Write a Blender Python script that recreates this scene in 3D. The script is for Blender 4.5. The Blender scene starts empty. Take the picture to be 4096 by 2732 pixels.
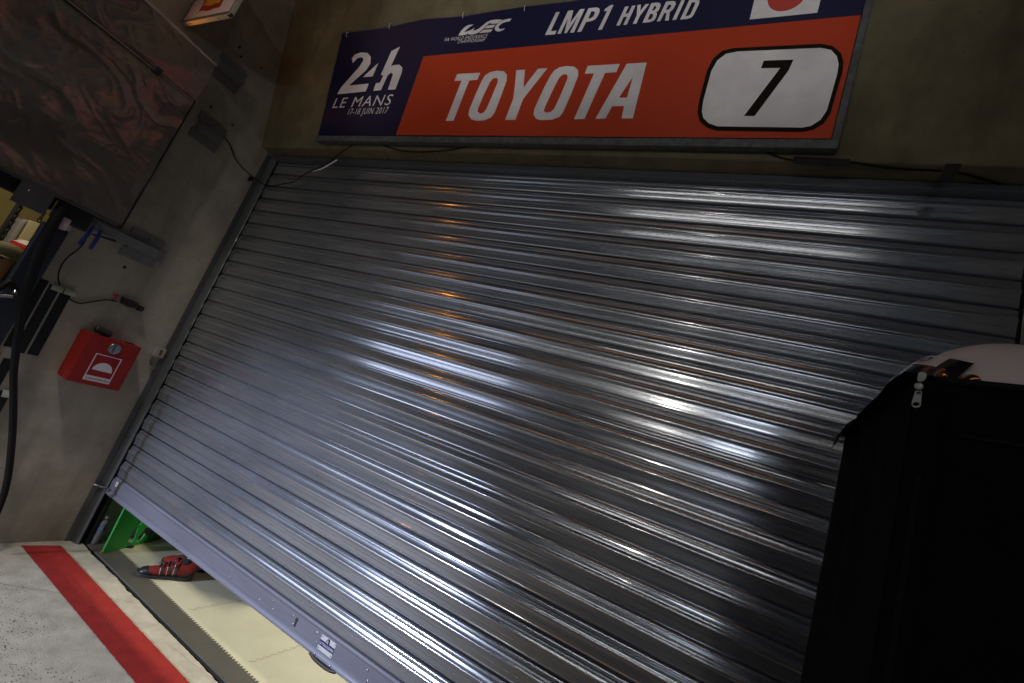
import bpy, bmesh, math, random
from mathutils import Vector, Matrix, noise
from mathutils.geometry import tessellate_polygon
random.seed(7)
R = math.radians
sc = bpy.context.scene
col = sc.collection

# ------------------------------------------------------------------ camera
CAM = Vector((4.019, -2.127, 1.742))
RIGHT = Vector((0.868248, 0.371380, 0.328971))
DOWN = Vector((0.210124, 0.325407, -0.921932))
FWD = Vector((-0.449436, 0.869590, 0.204499))
FPX = 1807.0
cam = bpy.data.objects.new('camera', bpy.data.cameras.new('camera'))
col.objects.link(cam)
cam.data.sensor_width = 36
cam.data.lens = FPX / 4096 * 36
cam.data.clip_start = 0.02
cam.data.clip_end = 500
m = Matrix((RIGHT, -DOWN, -FWD)).transposed().to_4x4()
m.translation = CAM
cam.matrix_world = m
sc.camera = cam

# ------------------------------------------------------------------ world (night)
w = bpy.data.worlds.new('World'); sc.world = w; w.use_nodes = True
nt = w.node_tree
sky = nt.nodes.new('ShaderNodeTexSky'); sky.sky_type = 'NISHITA'; sky.sun_disc = False
sky.sun_elevation = R(14.0); sky.sun_rotation = R(0)
bg = nt.nodes['Background']; bg.inputs['Strength'].default_value = 0.005
nt.links.new(sky.outputs[0], bg.inputs['Color'])
sc.view_settings.view_transform = 'Standard'; sc.view_settings.look = 'None'
sc.view_settings.exposure = -0.18; sc.view_settings.gamma = 1.0

# ------------------------------------------------------------------ lamps
def area(name, loc, target, sx, sy, power, color, spread=180):
    d = bpy.data.lights.new(name, 'AREA'); d.shape = 'RECTANGLE'; d.size = sx; d.size_y = sy
    d.energy = power; d.color = color; d.spread = R(spread)
    o = bpy.data.objects.new(name, d); col.objects.link(o); o.location = loc
    z = -(Vector(target) - Vector(loc)).normalized()
    x = Vector((1, 0, 0)) if abs(z.x) < .9 else Vector((0, 1, 0))
    y = z.cross(x).normalized(); x = y.cross(z).normalized()
    o.rotation_euler = Matrix((x, y, z)).transposed().to_euler()
    return o
# floodlights across the pit lane, far behind the camera, with added sign and slat fills
area('pit_lane_lamp', (3.2, -8.0, 6.4), (2.8, 0, 0.8), 4.6, .22, 14, (1, .96, .90), 120)
area('pit_lane_lamp', (-2.4, -7.0, 1.5), (1.6, 0, 1.0), 3.4, .7, 16, (.70, .78, 1), 120)
def spot(name, loc, target, power, color, angle, blend, r):
    d = bpy.data.lights.new(name, 'SPOT'); d.energy = power; d.color = color; d.spot_size = R(angle); d.spot_blend = blend; d.shadow_soft_size = r
    o = bpy.data.objects.new(name, d); col.objects.link(o); o.location = loc
    o.rotation_euler = (Vector(target) - Vector(loc)).to_track_quat('-Z', 'Y').to_euler()
area('slat_highlight_strip', (1.6, -8.4, 2.7), (1.6, 0, 1.8), 9.0, .10, 8, (1, .95, .88), 130)  # unseen strip added to draw thin highlights along the slats
spot('pit_lane_spot', (3.0, -7.0, 2.2), (2.15, 0, 3.0), 90, (1, .93, .82), 38, .12, .12)
for xx, lx in ((1.25, -1.2), (2.45, 2.3), (3.65, 6.0)): spot('sign_fill_spot', (lx, -7.2, 2.0), (xx, -.2, 4.35), 430, (1, .97, .95), 15.5, 1., .16)  # unseen spots added to brighten the sign alone
area('pit_lane_lamp', (4.7, -8.4, 1.6), (3.9, 0, 1.0), 1.7, .4, 12, (.80, .87, 1), 130)
spot('pit_lane_spot', (-.2, -7.0, 1.8), (1.6, 0, .25), 3000, (.70, .77, 1), 29, .8, .12)
# downlight under the pit building's roof edge
spot('roof_spot', (1.3, -3.3, 6.8), (1.1, -.70, .1), 580, (1, .95, .86), 44, .7, .30)
# light inside the closed garage and in the open bay next door
area('garage_lamp', (2.2, 2.0, 3.2), (2.2, 2.0, 0), 2.4, .5, 135, (1, .93, .72))
area('bay_lamp', (-1.7, -.9, 3.1), (-2.2, -.7, 0), .8, .5, 11, (1, .82, .50))
# sodium lamps high up in front of the garages, plus an added foil rim light
area('amber_lamp', (.02, -1.85, 4.95), (1.3, -.2, 2.6), .26, .05, 1.5, (1, .36, .05), 110)
area('amber_lamp', (.05, -1.10, 3.612), (1, -1.10, 3.60), .6, .02, .8, (1, .34, .05))  # small lamp added out of view behind the foil top to light its rim
area('amber_lamp', (2.6, -3.2, 6.6), (2.6, 0, 1.0), 4.5, .2, 5, (1, .50, .22))

# ------------------------------------------------------------------ pixel ray -> world point on a real plane
def ray(u, v):
    return RIGHT * ((u - 2048) / FPX) + DOWN * ((v - 1366) / FPX) + FWD
def hit(u, v, ax, val):
    d = ray(u, v); return CAM + d * ((val - CAM[ax]) / d[ax])
def hitn(u, v, p, n):
    d = ray(u, v); return CAM + d * ((p - CAM).dot(n) / d.dot(n))
def zoomed(ox, oy, s):
    return lambda pts: [(ox + x / s, oy + y / s) for x, y in pts]

# ------------------------------------------------------------------ materials
def mat(name, c=(.5, .5, .5), rough=.6, metal=0., c2=None, nscale=6., namt=.5, bump=0., bscale=40., stretch=None,
        emit=None, estr=1., spec=.5, trans=0., rough2=None, sheen=0.):
    m = bpy.data.materials.new(name); m.use_nodes = True
    n = m.node_tree; b = n.nodes['Principled BSDF']; L = n.links.new
    b.inputs['Base Color'].default_value = (*c, 1); b.inputs['Roughness'].default_value = rough
    b.inputs['Metallic'].default_value = metal; b.inputs['Specular IOR Level'].default_value = spec
    b.inputs['Transmission Weight'].default_value = trans
    if emit: b.inputs['Emission Color'].default_value = (*emit, 1); b.inputs['Emission Strength'].default_value = estr
    tc = n.nodes.new('ShaderNodeTexCoord'); mp = n.nodes.new('ShaderNodeMapping'); L(tc.outputs['Object'], mp.inputs[0])
    if stretch: mp.inputs['Scale'].default_value = stretch
    if c2 or rough2 is not None:
        t = n.nodes.new('ShaderNodeTexNoise'); t.inputs['Scale'].default_value = nscale; t.inputs['Detail'].default_value = 8
        t.inputs['Roughness'].default_value = .62; L(mp.outputs[0], t.inputs['Vector'])
        r = n.nodes.new('ShaderNodeMapRange'); r.inputs['From Min'].default_value = .5 - namt * .5; r.inputs['From Max'].default_value = .5 + namt * .5
        L(t.outputs[0], r.inputs['Value'])
        if c2:
            x = n.nodes.new('ShaderNodeMix'); x.data_type = 'RGBA'
            x.inputs['A'].default_value = (*c, 1); x.inputs['B'].default_value = (*c2, 1)
            L(r.outputs[0], x.inputs['Factor']); L(x.outputs['Result'], b.inputs['Base Color'])
        if rough2 is not None:
            y = n.nodes.new('ShaderNodeMapRange'); y.inputs['To Min'].default_value = rough; y.inputs['To Max'].default_value = rough2
            L(r.outputs[0], y.inputs['Value']); L(y.outputs[0], b.inputs['Roughness'])
    if bump:
        t = n.nodes.new('ShaderNodeTexNoise'); t.inputs['Scale'].default_value = bscale; t.inputs['Detail'].default_value = 6
        L(mp.outputs[0], t.inputs['Vector'])
        u = n.nodes.new('ShaderNodeBump'); u.inputs['Strength'].default_value = bump; u.inputs['Distance'].default_value = .01
        L(t.outputs[0], u.inputs['Height']); L(u.outputs[0], b.inputs['Normal'])
    return m

def addnode(m, kind, **kw):
    n = m.node_tree.nodes.new(kind)
    for k, v in kw.items(): setattr(n, k, v)
    return n

def concrete(name, c, c2, pores=.5, stain=(.10, .085, .065)):
    """cast concrete: mottling, vertical run stains, blow holes"""
    m = mat(name, c, .9, c2=c2, nscale=4.5, namt=.42, bump=.14, bscale=60, spec=.2)
    n = m.node_tree; L = n.links.new; b = n.nodes['Principled BSDF']
    src = b.inputs['Base Color'].links[0].from_socket
    tc = addnode(m, 'ShaderNodeTexCoord'); mp = addnode(m, 'ShaderNodeMapping'); mp.inputs['Scale'].default_value = (5, 5, .7)
    L(tc.outputs['Object'], mp.inputs[0])
    t = addnode(m, 'ShaderNodeTexNoise'); t.inputs['Scale'].default_value = 1.; t.inputs['Detail'].default_value = 7; L(mp.outputs[0], t.inputs['Vector'])
    r = addnode(m, 'ShaderNodeMapRange'); r.inputs['From Min'].default_value = .52; r.inputs['From Max'].default_value = .8; r.inputs['To Max'].default_value = .65
    L(t.outputs[0], r.inputs['Value'])
    x = addnode(m, 'ShaderNodeMix', data_type='RGBA'); x.inputs['B'].default_value = (*stain, 1)
    L(r.outputs[0], x.inputs['Factor']); L(src, x.inputs['A'])
    v = addnode(m, 'ShaderNodeTexVoronoi'); v.inputs['Scale'].default_value = 22; L(tc.outputs['Object'], v.inputs['Vector'])
    t2 = addnode(m, 'ShaderNodeTexNoise'); t2.inputs['Scale'].default_value = 3; L(tc.outputs['Object'], t2.inputs['Vector'])
    r2 = addnode(m, 'ShaderNodeMapRange'); r2.inputs['From Min'].default_value = .45; r2.inputs['From Max'].default_value = .75; r2.inputs['To Min'].default_value = -.02; r2.inputs['To Max'].default_value = .15
    L(t2.outputs[0], r2.inputs['Value'])
    lt = addnode(m, 'ShaderNodeMath', operation='LESS_THAN'); L(v.outputs['Distance'], lt.inputs[0]); L(r2.outputs[0], lt.inputs[1])
    ml = addnode(m, 'ShaderNodeMath', operation='MULTIPLY'); ml.inputs[1].default_value = min(1, pores*1.5); L(lt.outputs[0], ml.inputs[0])
    y = addnode(m, 'ShaderNodeMix', data_type='RGBA'); y.inputs['B'].default_value = (.05, .045, .035, 1)
    L(ml.outputs[0], y.inputs['Factor']); L(x.outputs['Result'], y.inputs['A']); L(y.outputs['Result'], b.inputs['Base Color'])
    return m

def apron_mat():
    m = mat('apron_concrete', (.56, .52, .42), .8, c2=(.33, .30, .235), nscale=9, namt=.5, bump=.2, bscale=120)
    n = m.node_tree; L = n.links.new; b = n.nodes['Principled BSDF']; src = b.inputs['Base Color'].links[0].from_socket
    tc = addnode(m, 'ShaderNodeTexCoord')
    mp = addnode(m, 'ShaderNodeMapping'); mp.inputs['Scale'].default_value = (70, 130, 1); mp.inputs['Rotation'].default_value = (0, 0, .5)
    L(tc.outputs['Object'], mp.inputs[0])
    t = addnode(m, 'ShaderNodeTexNoise'); t.inputs['Scale'].default_value = 30; L(tc.outputs['Object'], t.inputs['Vector'])
    ad = addnode(m, 'ShaderNodeMix', data_type='RGBA'); ad.inputs['Factor'].default_value = .3
    L(mp.outputs[0], ad.inputs['A']); 
    v = addnode(m, 'ShaderNodeTexVoronoi'); v.inputs['Scale'].default_value = 1; L(mp.outputs[0], v.inputs['Vector'])
    sp = addnode(m, 'ShaderNodeSeparateXYZ'); L(tc.outputs['Object'], sp.inputs[0])
    # exposed aggregate only away from the wall, and in patches
    d = addnode(m, 'ShaderNodeMapRange'); d.inputs['From Min'].default_value = -.28; d.inputs['From Max'].default_value = -.5; d.inputs['To Min'].default_value = .05; d.inputs['To Max'].default_value = .33
    L(sp.outputs['Y'], d.inputs['Value'])
    pt = addnode(m, 'ShaderNodeTexNoise'); pt.inputs['Scale'].default_value = 2.5; pt.inputs['Detail'].default_value = 5; L(tc.outputs['Object'], pt.inputs['Vector'])
    pm = addnode(m, 'ShaderNodeMath', operation='MULTIPLY'); L(d.outputs[0], pm.inputs[0]); 
    pr = addnode(m, 'ShaderNodeMapRange'); pr.inputs['From Min'].default_value = .30; pr.inputs['From Max'].default_value = .55; L(pt.outputs[0], pr.inputs['Value'])
    L(pr.outputs[0], pm.inputs[1])
    sepc = addnode(m, 'ShaderNodeSeparateColor'); L(v.outputs['Color'], sepc.inputs[0])
    sz = addnode(m, 'ShaderNodeMath', operation='MULTIPLY'); L(pm.outputs[0], sz.inputs[0]); cutr = addnode(m, 'ShaderNodeMapRange'); cutr.inputs['From Min'].default_value = .5; L(sepc.outputs[0], cutr.inputs['Value']); L(cutr.outputs[0], sz.inputs[1])
    s2 = addnode(m, 'ShaderNodeMath', operation='MULTIPLY'); s2.inputs[1].default_value = 1.7; L(sz.outputs[0], s2.inputs[0])
    lt = addnode(m, 'ShaderNodeMath', operation='LESS_THAN'); L(v.outputs['Distance'], lt.inputs[0]); L(s2.outputs[0], lt.inputs[1])
    f = addnode(m, 'ShaderNodeMath', operation='MULTIPLY'); f.inputs[1].default_value = .85; L(lt.outputs[0], f.inputs[0])
    x = addnode(m, 'ShaderNodeMix', data_type='RGBA'); x.inputs['B'].default_value = (.07, .065, .06, 1)
    L(f.outputs[0], x.inputs['Factor']); L(src, x.inputs['A']); L(x.outputs['Result'], b.inputs['Base Color'])
    return m

def shutter_mat(name, base=(.50, .51, .54), r0=.24, r1=.46, dirt=.8, coat=.8, metal=.76):
    """galvanised slats: long rolling streaks, fine scratches, dark rub marks"""
    m = mat(name, base, r0, metal)
    n = m.node_tree; L = n.links.new; b = n.nodes['Principled BSDF']
    tc = addnode(m, 'ShaderNodeTexCoord')
    def nz(scale, s=1., det=6, ro=.6):
        mp = addnode(m, 'ShaderNodeMapping'); mp.inputs['Scale'].default_value = scale; L(tc.outputs['Object'], mp.inputs[0])
        t = addnode(m, 'ShaderNodeTexNoise'); t.inputs['Scale'].default_value = s; t.inputs['Detail'].default_value = det; t.inputs['Roughness'].default_value = ro
        L(mp.outputs[0], t.inputs['Vector']); return t.outputs[0]
    def rng(s, a, bb, c=0., d=1.):
        r = addnode(m, 'ShaderNodeMapRange'); r.inputs['From Min'].default_value = a; r.inputs['From Max'].default_value = bb
        r.inputs['To Min'].default_value = c; r.inputs['To Max'].default_value = d; L(s, r.inputs['Value']); return r.outputs[0]
    streak = nz((1.2, 30, 160)); blot = nz((1.6, 1, 7)); grain = nz((60, 60, 120), 3); rub = nz((5, 1, 46), 1, 9, .75); rubzone = nz((.9, 1, 2.5), 1, 3)
    c1 = addnode(m, 'ShaderNodeMix', data_type='RGBA'); c1.inputs['A'].default_value = (*[k * .80 for k in base], 1); c1.inputs['B'].default_value = (*[min(1, k * 1.12) for k in base], 1)
    a = addnode(m, 'ShaderNodeMath', operation='ADD'); L(rng(streak, .3, .7, 0, .5), a.inputs[0]); L(rng(blot, .3, .7, 0, .5), a.inputs[1])
    L(a.outputs[0], c1.inputs['Factor'])
    rz = addnode(m, 'ShaderNodeMath', operation='MULTIPLY'); L(rng(rub, .60, .68), rz.inputs[0]); L(rng(rubzone, .45, .6, 0, dirt), rz.inputs[1])
    c2 = addnode(m, 'ShaderNodeMix', data_type='RGBA'); c2.inputs['B'].default_value = (.03, .03, .03, 1)
    L(rz.outputs[0], c2.inputs['Factor']); L(c1.outputs['Result'], c2.inputs['A']); L(c2.outputs['Result'], b.inputs['Base Color'])
    ra = addnode(m, 'ShaderNodeMath', operation='ADD'); L(rng(blot, .3, .7, r0, r1), ra.inputs[0]); L(rng(grain, .3, .7, -.02, .03), ra.inputs[1])
    L(ra.outputs[0], b.inputs['Roughness'])
    b.inputs['Coat Weight'].default_value = coat; b.inputs['Coat Roughness'].default_value = .09; b.inputs['Coat IOR'].default_value = 1.9
    u = addnode(m, 'ShaderNodeBump'); u.inputs['Strength'].default_value = .012; u.inputs['Distance'].default_value = .002
    ba = addnode(m, 'ShaderNodeMath', operation='ADD'); L(grain, ba.inputs[0]); L(nz((.5, 1, 9), 1, 2), ba.inputs[1]); L(ba.outputs[0], u.inputs['Height']); L(u.outputs[0], b.inputs['Normal'])
    return m

M = {}
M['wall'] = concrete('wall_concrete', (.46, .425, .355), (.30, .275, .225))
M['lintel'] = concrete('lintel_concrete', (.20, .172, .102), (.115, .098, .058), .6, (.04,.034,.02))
M['apron'] = apron_mat()
M['redline'] = mat('red_floor_paint', (.36, .032, .027), .75, c2=(.25, .022, .019), nscale=11, namt=.5, bump=.2, bscale=150, spec=.15)
def wear(m, c):
    n = m.node_tree; L = n.links.new; b = n.nodes['Principled BSDF']; src = b.inputs['Base Color'].links[0].from_socket
    tc = addnode(m, 'ShaderNodeTexCoord'); t = addnode(m, 'ShaderNodeTexNoise'); t.inputs['Scale'].default_value = 26; t.inputs['Detail'].default_value = 9; t.inputs['Roughness'].default_value = .7
    L(tc.outputs['Object'], t.inputs['Vector'])
    r = addnode(m, 'ShaderNodeMapRange'); r.inputs['From Min'].default_value = .655; r.inputs['From Max'].default_value = .70; r.inputs['To Max'].default_value = .8; L(t.outputs[0], r.inputs['Value'])
    x = addnode(m, 'ShaderNodeMix', data_type='RGBA'); x.inputs['B'].default_value = (*c, 1); L(r.outputs[0], x.inputs['Factor']); L(src, x.inputs['A']); L(x.outputs['Result'], b.inputs['Base Color'])
wear(M['redline'], (.40, .30, .24))
M['dark_sill'] = mat('threshold_dirt', (.05, .045, .035), .8, c2=(.02, .02, .018), nscale=30)
M['greymat'] = mat('grey_mat', (.095, .09, .075), .55, c2=(.07, .066, .056), nscale=4, bump=.1)
M['creammat'] = mat('cream_mat', (.66, .64, .50), .5, c2=(.52, .49, .36), nscale=2.2, namt=.6, rough2=.32)
M['slat'] = shutter_mat('galvanised_slats', (.36, .385, .43), .15, .25)
M['bar'] = shutter_mat('bottom_bar_metal', (.15, .155, .19), .45, .6, .3, .15, .3)
M['rail'] = shutter_mat('rail_metal', (.11, .12, .13), .45, .6, .6, .15, .4)
M['galv'] = mat('galvanised_frame', (.07, .075, .075), .7, .3, c2=(.13, .135, .135), nscale=25, namt=.3, spec=.2)
M['black'] = mat('black_plastic', (.012, .012, .013), .5)
M['rubber'] = mat('black_rubber', (.005, .005, .0055), .6, spec=.2)
M['tapeblack'] = mat('black_tape', (.008, .008, .008), .8)
M['tapegrey'] = mat('dark_tape', (.012, .014, .0155), .5, c2=(.017, .019, .02), nscale=12, spec=.2)
M['tapeback'] = mat('pale_tape_backing', (.42, .46, .38), .6)
M['navyfab'] = mat('navy_padding', (.010, .014, .024), .6, bump=.3, bscale=18)
M['blue'] = mat('blue_plastic', (.02, .03, .22), .45)
M['pinkbox'] = mat('pink_label', (.42, .27, .27), .6, c2=(.38, .33, .33), nscale=14)
M['boxred'] = mat('red_enamel', (.29, .012, .007), .38, c2=(.24, .010, .007), nscale=8, spec=.3)
M['white'] = mat('white_print', (.62, .58, .63), .5)
M['chrome'] = mat('polished_metal', (.6, .6, .6), .18, 1., c2=(.45, .45, .45), nscale=30)
M['steel'] = mat('brushed_steel', (.42, .41, .46), .3, 1., c2=(.3, .3, .33), nscale=8)
M['lockplate'] = mat('worn_white_plate', (.42, .40, .38), .5, c2=(.3, .29, .27), nscale=60)
M['bracket'] = mat('painted_bracket', (.17, .175, .175), .55, .2, c2=(.23, .23, .225), nscale=10)
M['navy'] = mat('sign_navy', (.006, .007, .042), .5, c2=(.009, .009, .042), nscale=3, spec=.2)
M['signred'] = mat('sign_red', (.46, .045, .010), .55, c2=(.42, .040, .010), nscale=4, spec=.2)
M['signwhite'] = mat('sign_white', (.80, .78, .78), .42, c2=(.57, .55, .57), nscale=5, spec=.2)
M['signblack'] = mat('sign_black', (.012, .010, .006), .8, spec=.08)
M['sunred'] = mat('flag_red', (.46, .03, .012), .4)
M['emblemred'] = mat('emblem_red', (.20, .008, .006), .4)
M['emblemyel'] = mat('emblem_yellow', (.42, .20, .01), .4)
M['emblemwhite'] = mat('emblem_white', (.40, .33, .33), .45)
M['emblemside'] = mat('emblem_box_paint', (.46, .45, .36), .5)
M['ink'] = mat('emblem_trim', (.06, .05, .055), .5)
M['case'] = mat('black_case_fabric', (.0028, .003, .0032), .9, c2=(.0045, .0045, .005), nscale=9, bump=.3, bscale=300, spec=.06)
M['zip'] = mat('zip_tape', (.004, .0042, .0045), .7, spec=.15)
M['zipmetal'] = mat('zip_metal', (.34, .35, .31), .38, .35)
M['helmet'] = mat('helmet_shell', (.62, .52, .49), .25, c2=(.58, .49, .46), nscale=3)
M['visor'] = mat('smoked_visor', (.010, .009, .010), .08, spec=.8)
M['sticker'] = mat('white_sticker', (.60, .52, .50), .35)
M['navyink'] = mat('navy_ink', (.012, .02, .09), .7, spec=.1)
M['pivot'] = mat('pivot_metal', (.5, .33, .2), .15, 1.)
M['green'] = mat('green_board_paint', (.012, .27, .03), .5, c2=(.012, .23, .028), nscale=5)
M['wood'] = mat('raw_board_edge', (.42, .30, .14), .7)
M['bottle'] = mat('clear_plastic', (.85, .87, .9), .12, trans=.85, spec=.6)
M['label'] = mat('bottle_label', (.02, .035, .20), .4, c2=(.25, .27, .40), nscale=40, namt=.2)
M['suede'] = mat('red_suede', (.24, .013, .007), .95, c2=(.13, .008, .005), nscale=14, bump=.3, bscale=150)
M['sole'] = mat('shoe_sole', (.018, .016, .013), .6)
M['toecap'] = mat('dark_toe_leather', (.012, .014, .025), .35)
M['stripe'] = mat('charcoal_stripe', (.035, .032, .028), .5)
M['piping'] = mat('reflective_piping', (.6, .58, .58), .3)
M['sock'] = mat('black_sock', (.008, .008, .008), .9)
M['skin'] = mat('skin', (.42, .22, .13), .5)
M['suit'] = mat('dark_race_suit', (.012, .012, .014), .8)
M['cap'] = mat('tan_cap', (.22, .20, .13), .7, c2=(.18, .165, .11), nscale=8)
M['shirt'] = mat('pale_blue_shirt', (.28, .42, .45), .8)
M['yellowwall'] = mat('yellow_bay_wall', (.36, .30, .13), .8, c2=(.27, .22, .10), nscale=2.5)
M['cream'] = mat('cream_cabinet', (.66, .60, .40), .5)
M['lilac'] = mat('lilac_panel', (.40, .36, .38), .5)
M['chain'] = mat('dark_chain', (.03, .028, .02), .5, .6)
M['inner'] = mat('inner_wall', (.085, .078, .06), .85, c2=(.06, .055, .045), nscale=4)  # the inner wall's shade is put into this dark base colour
M['cabinet'] = mat('dark_cabinet', (.02, .018, .015), .6)
M['redplastic'] = mat('red_plastic', (.5, .02, .015), .4)

def foil_mat():
    m = mat('crinkled_foil', (.46, .385, .34), .22, .92, c2=(.36, .30, .265), nscale=3, namt=.7)
    n = m.node_tree; L = n.links.new; b = n.nodes['Principled BSDF']
    tc = addnode(m, 'ShaderNodeTexCoord')
    t = addnode(m, 'ShaderNodeTexNoise'); t.inputs['Scale'].default_value = 9; t.inputs['Detail'].default_value = 7; t.inputs['Distortion'].default_value = 1.2; L(tc.outputs['Object'], t.inputs['Vector'])
    v = addnode(m, 'ShaderNodeTexVoronoi', feature='DISTANCE_TO_EDGE'); v.inputs['Scale'].default_value = 13; L(t.outputs['Color'], v.inputs['Vector'])
    cm_ = addnode(m, 'ShaderNodeMapping'); cm_.inputs['Scale'].default_value = (1, 11, 22); cm_.inputs['Rotation'].default_value = (.5, 0, 0); L(tc.outputs['Object'], cm_.inputs[0])
    cr = addnode(m, 'ShaderNodeTexNoise', noise_type='RIDGED_MULTIFRACTAL'); cr.inputs['Scale'].default_value = 1; cr.inputs['Detail'].default_value = 5; cr.inputs['Distortion'].default_value = .8; L(cm_.outputs[0], cr.inputs['Vector'])
    k = addnode(m, 'ShaderNodeTexNoise'); k.inputs['Scale'].default_value = 260; k.inputs['Detail'].default_value = 2; L(tc.outputs['Object'], k.inputs['Vector'])
    u = addnode(m, 'ShaderNodeBump'); u.inputs['Strength'].default_value = .06; u.inputs['Distance'].default_value = .02; L(t.outputs[0], u.inputs['Height'])
    u3 = addnode(m, 'ShaderNodeBump'); u3.inputs['Strength'].default_value = .30; u3.inputs['Distance'].default_value = .006; L(cr.outputs[0], u3.inputs['Height']); L(u.outputs[0], u3.inputs['Normal'])
    u2 = addnode(m, 'ShaderNodeBump'); u2.inputs['Strength'].default_value = .25; u2.inputs['Distance'].default_value = .002; L(k.outputs[0], u2.inputs['Height']); L(u3.outputs[0], u2.inputs['Normal'])
    L(u2.outputs[0], b.inputs['Normal'])
    return m
M['foil'] = foil_mat()

# ------------------------------------------------------------------ object helpers
def tag(o, label=None, cat=None, group=None, kind=None):
    if label: o['label'] = label
    if cat: o['category'] = cat
    if group: o['group'] = group
    if kind: o['kind'] = kind
    return o
def empty(name, loc=(0, 0, 0)):
    o = bpy.data.objects.new(name, None); col.objects.link(o); o.location = loc; o.empty_display_size = .1
    return o
def mkobj(name, me, m, parent=None, smooth=None):
    o = bpy.data.objects.new(name, me); col.objects.link(o)
    if m is not None and not me.materials: me.materials.append(m)
    if smooth is not None:
        me.shade_smooth(); me.set_sharp_from_angle(angle=R(smooth))
    if parent is not None:
        o.parent = parent; 
        pw = Matrix.Translation(parent.location) if parent.parent is None else Matrix.Identity(4)
        o.matrix_parent_inverse = pw.inverted()
    return o
def pymesh(name, vs, fs, m, parent=None, smooth=None):
    me = bpy.data.meshes.new(name); me.from_pydata([tuple(v) for v in vs], [], fs); me.update()
    bm = bmesh.new(); bm.from_mesh(me); bmesh.ops.recalc_face_normals(bm, faces=bm.faces); bm.to_mesh(me); bm.free()
    return mkobj(name, me, m, parent, smooth)
class MB:
    def __init__(s): s.v = []; s.f = []
    def add(s, vs, fs):
        k = len(s.v); s.v += [Vector(v) for v in vs]; s.f += [tuple(i + k for i in f) for f in fs]; return s
    def box(s, a, b):
        (x0, y0, z0), (x1, y1, z1) = a, b
        return s.add([(x0,y0,z0),(x1,y0,z0),(x1,y1,z0),(x0,y1,z0),(x0,y0,z1),(x1,y0,z1),(x1,y1,z1),(x0,y1,z1)],
                     [(0,3,2,1),(4,5,6,7),(0,1,5,4),(1,2,6,5),(2,3,7,6),(3,0,4,7)])
    def prism(s, pts, d):
        """closed planar polygon (3-D points, convex or not) extruded by vector d"""
        pts = [Vector(p) for p in pts]; n = len(pts); d = Vector(d)
        tri = tessellate_polygon([pts])
        fs = [tuple(t) for t in tri] + [tuple(i + n for i in reversed(t)) for t in tri]
        fs += [(i, (i + 1) % n, (i + 1) % n + n, i + n) for i in range(n)]
        return s.add(pts + [p + d for p in pts], fs)
    def tube(s, pts, r, k=8, cap=True):
        pts = [Vector(p) for p in pts]; rs = r if isinstance(r, (list, tuple)) else [r] * len(pts)
        vs = []; up = Vector((0, 0, 1)); prev = None
        for i, p in enumerate(pts):
            t = (pts[min(i + 1, len(pts) - 1)] - pts[max(i - 1, 0)]).normalized()
            if prev is None:
                a = t.orthogonal().normalized()
            else:
                a = (prev - t * prev.dot(t)).normalized()
            prev = a; b = t.cross(a)
            for j in range(k):
                q = 2 * math.pi * j / k; vs.append(p + (a * math.cos(q) + b * math.sin(q)) * rs[i])
        fs = [(i*k+j, i*k+(j+1)%k, (i+1)*k+(j+1)%k, (i+1)*k+j) for i in range(len(pts)-1) for j in range(k)]
        if cap: fs += [tuple(range(k))[::-1], tuple((len(pts)-1)*k + j for j in range(k))]
        return s.add(vs, fs)
    def lathe(s, prof, origin=(0,0,0), k=20, axis=Vector((0,0,1))):
        axis = axis.normalized(); a = axis.orthogonal().normalized(); b = axis.cross(a); o = Vector(origin)
        vs = [o + axis*z + (a*math.cos(2*math.pi*j/k) + b*math.sin(2*math.pi*j/k))*max(r,1e-4) for r, z in prof for j in range(k)]
        fs = [(i*k+j, i*k+(j+1)%k, (i+1)*k+(j+1)%k, (i+1)*k+j) for i in range(len(prof)-1) for j in range(k)]
        fs += [tuple(range(k))[::-1], tuple((len(prof)-1)*k+j for j in range(k))]
        return s.add(vs, fs)
    def build(s, name, m, parent=None, smooth=None, bevel=0, kind=None):
        o = pymesh(name, s.v, s.f, m, parent, smooth)
        if bevel:
            bm = bmesh.new(); bm.from_mesh(o.data); bmesh.ops.remove_doubles(bm, verts=bm.verts, dist=1e-6)
            es = [e for e in bm.edges if len(e.link_faces) == 2 and e.calc_face_angle(0) > .6]
            bmesh.ops.bevel(bm, geom=es, offset=bevel, segments=2, affect='EDGES', profile=.5); bm.to_mesh(o.data); bm.free()
        if kind: o['kind'] = kind
        return o
def smooth_path(pts, sub=6):
    pts = [Vector(p) for p in pts]; out = []
    for i in range(len(pts) - 1):
        p0, p1, p2, p3 = pts[max(i-1,0)], pts[i], pts[i+1], pts[min(i+2, len(pts)-1)]
        for k in range(sub):
            t = k / sub
            out.append(.5*((2*p1) + (p2-p0)*t + (2*p0-5*p1+4*p2-p3)*t*t + (3*p1-p0-3*p2+p3)*t**3))
    return out + [pts[-1]]
def decal(name, loops, n, off, m, parent, thick=.0012):
    """thin printed/cut sheet on a surface: loops of 3-D points, the first the outline, others holes"""
    loops = [[Vector(p) + n * off for p in l] for l in loops]
    tri = tessellate_polygon(loops); flat = [p for l in loops for p in l]; N = len(flat)
    vs = flat + [p + n * thick for p in flat]
    fs = [tuple(t) for t in tri] + [tuple(i + N for i in reversed(t)) for t in tri]
    k = 0
    for l in loops:
        c = len(l); fs += [(k+i, k+(i+1)%c, k+(i+1)%c+N, k+i+N) for i in range(c)]; k += c
    return pymesh(name, vs, fs, m, parent)
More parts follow.
